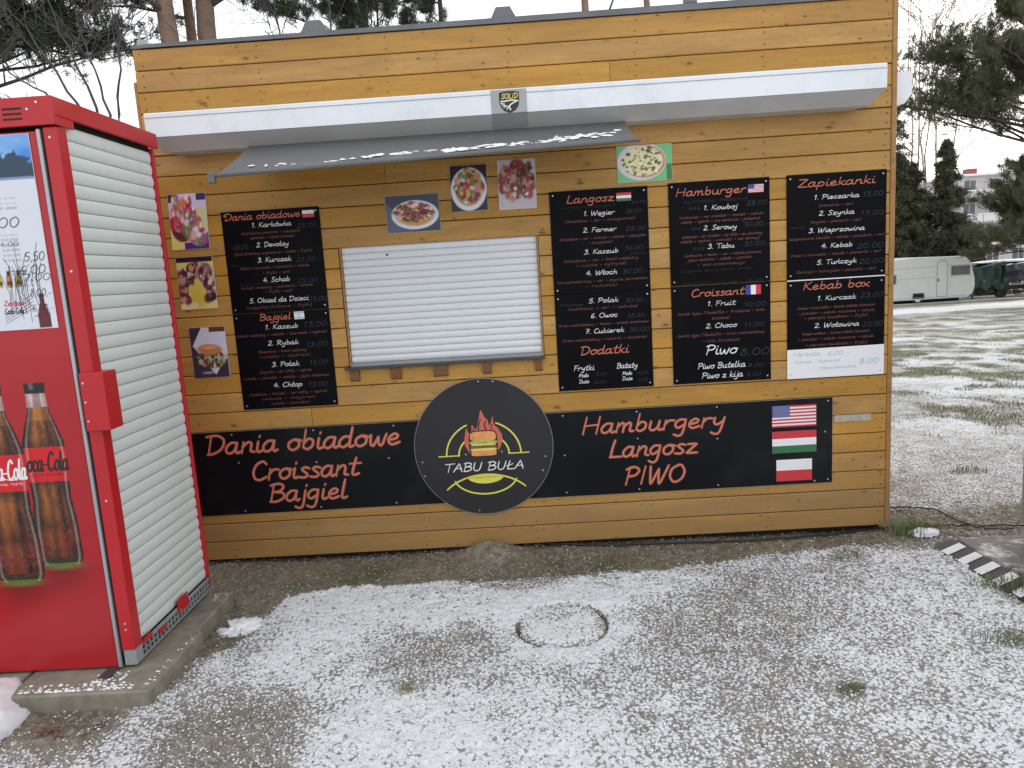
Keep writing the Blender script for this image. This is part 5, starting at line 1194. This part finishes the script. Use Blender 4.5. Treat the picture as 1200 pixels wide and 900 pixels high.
def pine(base, h, z0, spread, nb, seed, label, rt=.19, lean=(0, 0), mt='needles', tuft_n=26, k=20, size=.16, w=.019, bark='bark_pine', side=None, group='tall pines around the kiosk', cat='pine tree', dens=1.0, droop=-.12):
    R = np.random.RandomState(seed); t = thing('pine_tree', base, label, cat, group); b = np.array(base, float)
    tp = [b+np.array((lean[0]*s, lean[1]*s, h*s)) + (R.randn(3)*(.05, .05, 0) if 0 < s < 1 else 0) for s in np.linspace(0, 1, 9)]
    MB().tube(tp, [rt*(1.12-.85*s) for s in np.linspace(0, 1, 9)], 12).done('trunk', bark, t, True)
    br = MB(); CC = []; DD = []
    for i in range(nb):
        s = ((z0-b[2])/h)+(1-(z0-b[2])/h)*((i+R.rand())/nb)**1.0; p = b+np.array((lean[0]*s, lean[1]*s, h*s)); a = R.rand()*6.283
        if side is not None and R.rand() < .75: a = side+R.randn()*.6
        l = spread*(1.1-.75*max(0, (s-(z0-b[2])/h)/(1-(z0-b[2])/h)))*(.55+.6*R.rand()); dr = np.array((math.cos(a), math.sin(a), .25+.3*R.rand()))
        P, d = bez(p, dr, l, 7, (0, 0, droop+.25*R.rand()), R); br.tube(P, list(np.linspace(rt*.26, .012, len(P))), 5, False)
        for q in range(int(7*dens)+3):
            f = .3+.7*R.rand(); ip = f*(len(P)-1); j = min(int(ip), len(P)-2); p2 = P[j]+(P[j+1]-P[j])*(ip-j); a2 = R.rand()*6.283
            P2, d2 = bez(p2, np.array((math.cos(a2), math.sin(a2), .35))+dr*.8, l*.34*(.5+R.rand()), 4, (0, 0, .25), R); br.tube(P2, [.018, .014, .01, .008, .005], 4, False)
            m = int(tuft_n*(.5+R.rand())); tt = .35+.7*R.rand(m); idx = np.clip((tt*4).astype(int), 0, 3); PP_ = np.array(P2)
            c = PP_[idx]+(PP_[idx+1]-PP_[idx])*(tt*4-idx)[:, None]+R.randn(m, 3)*l*.03; CC.append(c); DD.append(np.repeat((d2+np.array((0, 0, .6)))[None], m, 0))
    br.done('branches', 'bark_dark', t); needle_mesh('needles', np.vstack(CC), np.vstack(DD), size, k, w, mt, t, seed); return t
def bz(x, y): return (x, y, gz(x, y))
pine(bz(-5.02, 12), 15, 7.0, 3.4, 26, 1, 'pine with a thick orange trunk, leftmost of the three trunks above the kiosk roof', .25, (-.3, 0), side=3.3)
pine(bz(-6.2, 16), 16, 8.4, 3.2, 20, 2, 'slimmer pine trunk between the two thicker ones above the kiosk roof', .19, (-.2, 0))
pine(bz(-4.58, 13), 15, 7.4, 3.0, 22, 3, 'pine with a thick reddish trunk, rightmost of the three above the kiosk roof', .28, (-.25, 0), side=.1)
pine(bz(-10.6, 12.5), 13, 5.9, 4.6, 46, 4, 'dark pine whose crown fills the top left corner of the photo', .2, side=.1, tuft_n=34)
pine(bz(-2.2, 18), 15, 7.0, 2.9, 30, 5, 'dense dark pine behind the left part of the kiosk roof', .2, bark='bark_dark', tuft_n=34)
pine(bz(-.2, 20), 17, 7.9, 2.2, 22, 6, 'dark pine with a thin black trunk right of the dense one, over the roof', .12, bark='bark_dark')
pine(bz(3.9, 17), 15, 9.0, 2.4, 14, 7, 'pine showing only a few twig ends above the middle of the roof', .16, tuft_n=16)
pine(bz(6.3, 21), 18, 10.4, 2.6, 14, 8, 'pine with lowest twigs just over the roof near the hook', .16, tuft_n=16)
def fir(base, h, r, nb, seed, label, mt='needles_spruce', k=11, size=.22, z0=.03, per=46, name='spruce_tree', sag=-.5, w=.05, group='spruces behind the caravan'):
    R = np.random.RandomState(seed); t = thing(name, base, label, 'spruce tree', group); b = np.array(base, float)
    MB().tube([b, b+np.array((0, 0, h))], [.17, .02], 8).done('trunk', 'bark_dark', t, True); br = MB(); CC = []; DD = []
    for i in range(nb):
        s = z0+(1-z0)*((i+R.rand())/nb)**.9; a = R.rand()*6.283; l = r*(1-s)**.8*(.6+.55*R.rand())+.15
        P, d = bez(b+np.array((0, 0, h*s)), (math.cos(a), math.sin(a), .15), l, 5, (0, 0, sag), R); br.tube(P, list(np.linspace(.035, .008, 6)), 3, False)
        PP_ = np.array(P); m = int(per*(.3+l/r)); tt = R.rand(m)**.7; idx = np.clip((tt*5).astype(int), 0, 4); c = PP_[idx]+(PP_[idx+1]-PP_[idx])*(tt*5-idx)[:, None]
        c = c+R.randn(m, 3)*np.array((.16, .16, .08))*l*(.5+.5*tt[:, None]); c[:, 2] -= R.rand(m)*.22; CC.append(c); DD.append(np.tile(np.array((math.cos(a)*.6, math.sin(a)*.6, -.7)), (m, 1)))
    br.done('branches', 'bark_dark', t); needle_mesh('needles', np.vstack(CC), np.vstack(DD), size, k, w, mt, t, seed); return t
fir(bz(27.2, 41), 9.2, 2.3, 110, 21, 'pointed dark spruce standing behind the front end of the caravan', size=.28)
fir(bz(26.0, 42.5), 8.2, 2.9, 120, 22, 'broad dark spruce behind the middle of the caravan', size=.28)
fir(bz(25.4, 44), 15.5, 1.9, 80, 23, 'tall thin drooping spruce right beside the kiosk corner', size=.24, per=36, w=.035, k=10)
fir(bz(24.6, 41.5), 8.8, 2.8, 110, 25, 'broad dark spruce beside the kiosk corner, behind the left part of the caravan', size=.28)
fir(bz(29.0, 42), 4.6, 1.7, 60, 24, 'lower spruce between the caravan and the pale building', size=.3)
pine(bz(21.4, 24), 13, 4.3, 5.4, 48, 31, 'big spreading pine whose boughs come in from the right edge', .26, (0, 0), 'needles_right', 34, 16, .16, .019, 'bark_pine', side=3.25, dens=1.2, group=None)
pine(bz(25.8, 30), 6.0, .9, 3.0, 60, 32, 'darker low pine beside the tarps, in front of the pale building', .2, (0, 0), 'needles_right', 26, 12, .22, .02, 'bark_dark', side=3.3, dens=1.1, group=None, droop=-.3)
def bare(base, stems, seed, label, mt='bark_bare', r0=.05, tw=3, spread=1.0, group=None, cat='bare tree', rmin=.006, fork=None):
    R = np.random.RandomState(seed); t = thing('bare_tree', base, label, cat, group); m = MB(); tr = MB(); b = np.array(base, float)
    if fork is not None:
        f0 = np.array(fork, float); tr.tube([b+(f0-b)*s for s in np.linspace(0, 1, 6)], list(np.linspace(r0*1.5, r0*1.1, 6)), 8, False)
    else: f0 = b
    def grow(P, rr, lev, l):
        if lev == 0: return
        for q in range(5 if lev > 1 else 4):
            f = .25+.75*R.rand(); ip = f*(len(P)-1); j = min(int(ip), len(P)-2); p = P[j]+(P[j+1]-P[j])*(ip-j); d = P[j+1]-P[j]; d = d/np.linalg.norm(d)
            d = d+R.randn(3)*.55*spread; l2 = l*(.35+.35*R.rand()); P2, _ = bez(p, d, l2, 6, (R.randn()*.3, 0, .25), R); r2 = max(rmin, rr*.42); m.tube(P2, list(np.linspace(r2, max(rmin*.6, r2*.3), 7)), 4, False); grow(P2, r2, lev-1, l2)
    for (ex, ey, ez, l) in stems:
        e = np.array((ex, ey, ez)); P = []; mid = (f0+e)/2+np.array((-(ex-f0[0])*.05, 0, -.05*(ez-f0[2]))); l0 = np.linalg.norm(e-f0)
        for s in np.linspace(0, 1, 11): P.append(f0*(1-s)**2+2*mid*s*(1-s)+e*s*s+R.randn(3)*.018*(l0**.5)*(0 < s < 1))
        tr.tube(P, list(np.linspace(r0, r0*.25, 11)), 6, False); grow(P[3:], r0*.6, tw, l0*.62)
    tr.done('trunk', mt, t, True); m.done('branches', mt, t); return t
bare(bz(-4.4, 8), [(-6.5, 7.9, 5.7, 1), (-6.3, 8.2, 6.6, 1), (-5.4, 8.1, 6.5, 1), (-4.75, 8.0, 5.9, 1), (-4.0, 7.9, 5.9, 1), (-6.6, 8.3, 4.9, 1)], 41, 'leafless tree with dark stems fanning up behind the vending machine', r0=.028, fork=(-4.42, 8, 3.7), tw=3)
bare(bz(-2.3, 13), [(-3.4, 13, 9.6, 1), (-1.9, 13, 9.8, 1), (-.8, 13.3, 9, 1)], 42, 'leafless tree with thin forked branches above the kiosk roof, right of the pine trunks', r0=.05)
bare(bz(34.5, 55), [(32.5, 55, 15, 1), (34, 55, 19, 1), (36.8, 56, 16, 1)], 43, 'pale leafless birch far behind the spruces', 'bark_birch', .12, 3, .9, rmin=.03)
bare(bz(28.2, 46), [(27.3, 46, 17, 1), (29.2, 46, 14, 1), (28.2, 46, 19, 1)], 44, 'tall leafless tree behind the drooping spruce', 'bark_birch', .10, 3, .9, rmin=.024)
t = fir(bz(-7.55, 10), 5.4, 1.1, 60, 45, 'small dark conifer whose round top shows just above the vending machine', size=.12, w=.012, per=60, group=None)
# ---------------------------------------------------------------- caravan
cv = thing('caravan', (21.8, 34, -1.3), 'old white touring caravan parked at the far edge of the snowy field', 'caravan')
x0, x1, zb, zt, y0, y1 = 19.1, 24.25, -1.12, .93, 33.0, 35.1
prof = [(x0, zb), (x1-.35, zb), (x1-.1, zb+.18), (x1, zb+.55), (x1-.03, zb+.95), (x1-.22, zt-.35), (x1-.42, zt-.1), (x1-.75, zt+.0), (x0+2.3, zt+.06), (x0+.7, zt-.03), (x0+.15, zt-.25), (x0, zt-.8)]
import bmesh
o = MB().prism(prof, 1, y0, y1).done('body', 'caravan_white', cv); md = o.modifiers.new('round', 'BEVEL'); md.width = .05; md.segments = 3; md.limit_method = 'ANGLE'; md.angle_limit = rad(60)
def trim(P, w=.022): 
    V = []; F = []; ribbon(V, F, P, w, lambda x, z: (x, y0-.006, z)); part('trim_line', V, F, 'caravan_trim', cv)
trim([(x0+.1, .44), (x1-.25, .50)]); trim([(x0, -.06), (22.3, -.04)]); trim([(x0, -1.02), (x1-.25, -1.02)], .03)
dr = MB().box(22.36, 22.86, y0-.008, y0-.001, -1.0, .55).done('door', 'caravan_white', cv); c_ = 22.61
V = []; F = []; P = [(22.36, -1.0), (22.36, .52)]+[(c_-.25*math.cos(a), .52+.25*math.sin(a)) for a in np.linspace(.1, 3.04, 14)]+[(22.86, .52), (22.86, -1.0), (22.36, -1.0)]
ribbon(V, F, P, .035, lambda x, z: (x, y0-.012, z)); part('door_seam', V, F, 'caravan_trim', dr)
MB().box(22.40, 22.45, y0-.03, y0-.009, -.26, -.12).done('door_handle', 'sill_dark', dr)
for a, b_, c, d in ((23.02, 23.98, -.02, .48), (19.6, 20.36, -.3, .2)):
    w = MB().box(a, b_, y0-.02, y0-.002, c, d).done('window', 'caravan_trim', cv); MB().box(a+.05, b_-.05, y0-.026, y0-.021, c+.05, d-.05).done('pane', 'glass_dark', w)
    if a > 22:
        for q in range(9): xx = a+.10+q*.09; MB().prism([(xx, c+.07), (xx+.05, c+.07), (xx+.05+.02*(q % 2), d-.08), (xx, d-.08)], 1, y0-.030, y0-.027).done('curtain_fold', 'curtain', w)
m = MB().cyl((21.45, y0+.04, -1.08), (0, 1, 0), .29, .2, 24); wl = m.done('wheel', 'tyre', cv); MB().cyl((21.45, y0+.03, -1.08), (0, -1, 0), .15, .012, 18).done('hub_cap', 'caravan_white', wl)
V = []; F = []; ribbon(V, F, [(21.1, -1.0), (21.14, -.78), (21.78, -.78), (21.84, -1.0)], .03, lambda x, z: (x, y0-.006, z)); part('wheel_arch', V, F, 'caravan_trim', cv)
MB().prism([(21.16, -1.06), (21.2, -.8), (21.72, -.8), (21.78, -1.06)], 1, y0-.004, y0+.03).done('wheel_well', 'black_gap', cv)
MB().box(x1-.5, x1+.6, 33.9, 34.1, -1.16, -1.08).done('drawbar', 'sill_dark', cv); MB().box(x0+.2, x1-.6, y0+.3, y1-.2, -1.28, -1.12).done('chassis', 'black_gap', cv)
MB().box(x1+.45, x1+.52, 33.96, 34.04, -1.45, -1.0).done('jockey_leg', 'sill_dark', cv)
# ---------------------------------------------------------------- load under tarps
tr_ = thing('covered_trailer', (27.2, 35, -1.35), 'trailer load hidden under a green and a navy tarp, snow on top', 'trailer')
def tarp(name, x0, x1, y0, y1, zb, zt, mt, seed, cutl=0):
    nu, nv = 60, 34; V = []
    for i in range(nu+1):
        u = i/nu; x = x0+(x1-x0)*u
        for j in range(nv+1):
            v = j/nv; top = zt+.12*math.sin(u*5+seed)-.10*abs(u-.5)
            hem = zb+cutl*max(0, 1-u*1.6)+.12*math.sin(u*17+seed)
            if v < .5: z = hem+(top-hem)*(v/.5)**.9; y = y0+.1*(v/.5)
            else: z = top+.05*math.sin(u*9)*(1-abs(v-.75)*3); y = y0+.1+(y1-y0)*(v-.5)/.5
            fold = (float(fbm(np.array(u*14.), np.array(v*3.), 3, seed))-.5); V.append((x+fold*.1, y-fold*.45*(1 if v < .55 else .2), z+(fold*.12 if v >= .5 else 0)))
    F = [(i*(nv+1)+j, (i+1)*(nv+1)+j, (i+1)*(nv+1)+j+1, i*(nv+1)+j+1) for i in range(nu) for j in range(nv)]
    o = part(name, V, F, mt, tr_, True); md = o.modifiers.new('thick', 'SOLIDIFY'); md.thickness = .01; return o
tarp('green_tarp', 24.55, 26.5, 34.1, 36.2, -.85, .40, 'tarp_green', 3, .0)
tarp('navy_tarp', 26.2, 31.5, 33.8, 36.2, -1.15, .45, 'tarp_navy', 5, .7)
MB().cbox(24.7, 31, 34.5, 36, -.95, -.75, .03).done('trailer_bed', 'bark_dark', tr_)
MB().cyl((26.4, 34.3, -1.1), (0, 1, 0), .26, .2, 18).done('wheel', 'tyre', tr_); MB().cyl((29.6, 34.3, -1.1), (0, 1, 0), .26, .2, 18).done('wheel', 'tyre', tr_)
m = MB()
for k in range(7): m.box(25.0+k*.2, 25.12+k*.2, 34.2, 35.5, -.75+.1*(k % 3), -.6+.1*(k % 3))
m.done('stacked_timber', 'stone', tr_)
lump('snow_cover', (28.0, 35.1, .46), (3.4, .8, .12), 6, label='snow lying along the top of the navy tarp', rough=.3)
# wooden pallet by the tarps
pt = thing('pallet', (27.2, 33.3, gz(27, 33)), 'weathered pallet on the ground in front of the tarps', 'pallet')
for k in range(4): MB().box(26.6, 27.8, 33.0+k*.17, 33.1+k*.17, gz(27, 33)+.12, gz(27, 33)+.145).done('board', 'stone', pt)
for k in range(3): MB().box(26.62+k*.52, 26.72+k*.52, 33.0, 33.62, gz(27, 33), gz(27, 33)+.118).done('bearer', 'stone', pt)
# ---------------------------------------------------------------- apartment building far behind
ab = thing('apartment_building', (64, 90, -1.6), 'pale multi storey apartment block with white balconies far behind the trees', 'building')
bx0, bx1, by, bz0 = 53.5, 82.0, 86.0, -1.62; FH = 2.75; NF = 4
wins = []
for f in range(NF):
    for k in range(10): wins.append((f, bx0+1.2+k*3.0))
MB().box(bx0, bx1, by, by+11, bz0-.5, bz0+FH*NF).done('wall', 'wall_pale', ab)
MB().box(bx0-.4, bx1+.4, by-.5, by+11.4, bz0+FH*NF+.005, bz0+FH*NF+.25).done('roof', 'snow', ab)
MB().box(bx0+4, bx0+5.2, by+4, by+5, bz0+FH*NF+.255, bz0+FH*NF+1.3).done('chimney', 'roof_red', ab)
for f, x in wins:
    z = bz0+FH*f+.9; w = MB().box(x, x+1.5, by-.06, by-.005, z, z+1.45).done('window', 'frame_white', ab)
    MB().box(x+.08, x+.71, by-.075, by-.062, z+.08, z+1.37).done('pane', 'window_glass', w); MB().box(x+.79, x+1.42, by-.075, by-.062, z+.08, z+1.37).done('pane', 'window_glass', w)
for f in range(1, NF):
    for k in range(3):
        xa = bx0+.6+k*10.2; z = bz0+FH*f; bl = MB().box(xa, xa+6.6, by-1.4, by-.01, z-.1, z+.06).done('balcony', 'cassette_grey', ab)
        MB().box(xa, xa+6.6, by-1.42, by-1.36, z+.10, z+.95).done('railing', 'balcony_white', bl); MB().box(xa-.05, xa+6.65, by-1.5, by-1.3, z+.955, z+1.06).done('snow_line', 'snow', bl)
        for q in range(4): MB().box(xa+q*2.18, xa+q*2.18+.07, by-1.44, by-1.423, z+.061, z+.95).done('railing_post', 'base_grey', bl)
# low dark hedge / tree line closing the horizon
def mass(name, x0, x1, y0, y1, z0, h, n, label, seed, mt='needles', size=.8, w=.1):
    R = np.random.RandomState(seed); x = x0+(x1-x0)*R.rand(n); y = y0+(y1-y0)*R.rand(n); top = h*(.55+.6*vn(x*.13, x*0, seed)); z = z0+top*R.rand(n)**.8
    o = needle_mesh(name, np.stack([x, y, z], -1), np.tile(np.array((0., 0, .6)), (n, 1)), size, 5, w, mt, None, seed); return tag(o, label, 'trees', kind='stuff')
mass('tree_line', -90, 45, 95, 110, -1.8, 9, 26000, 'far dark line of woods behind the kiosk', 61)
mass('tree_line', 40, 160, 120, 135, -1.8, 10, 16000, 'far dark woods beyond the pale building', 62)
mass('hedge', 22.5, 60, 38.5, 40, -1.7, 1.6, 9000, 'dark low hedge and shrubs behind the caravan and tarps', 63, 'needles_spruce', .3, .05)
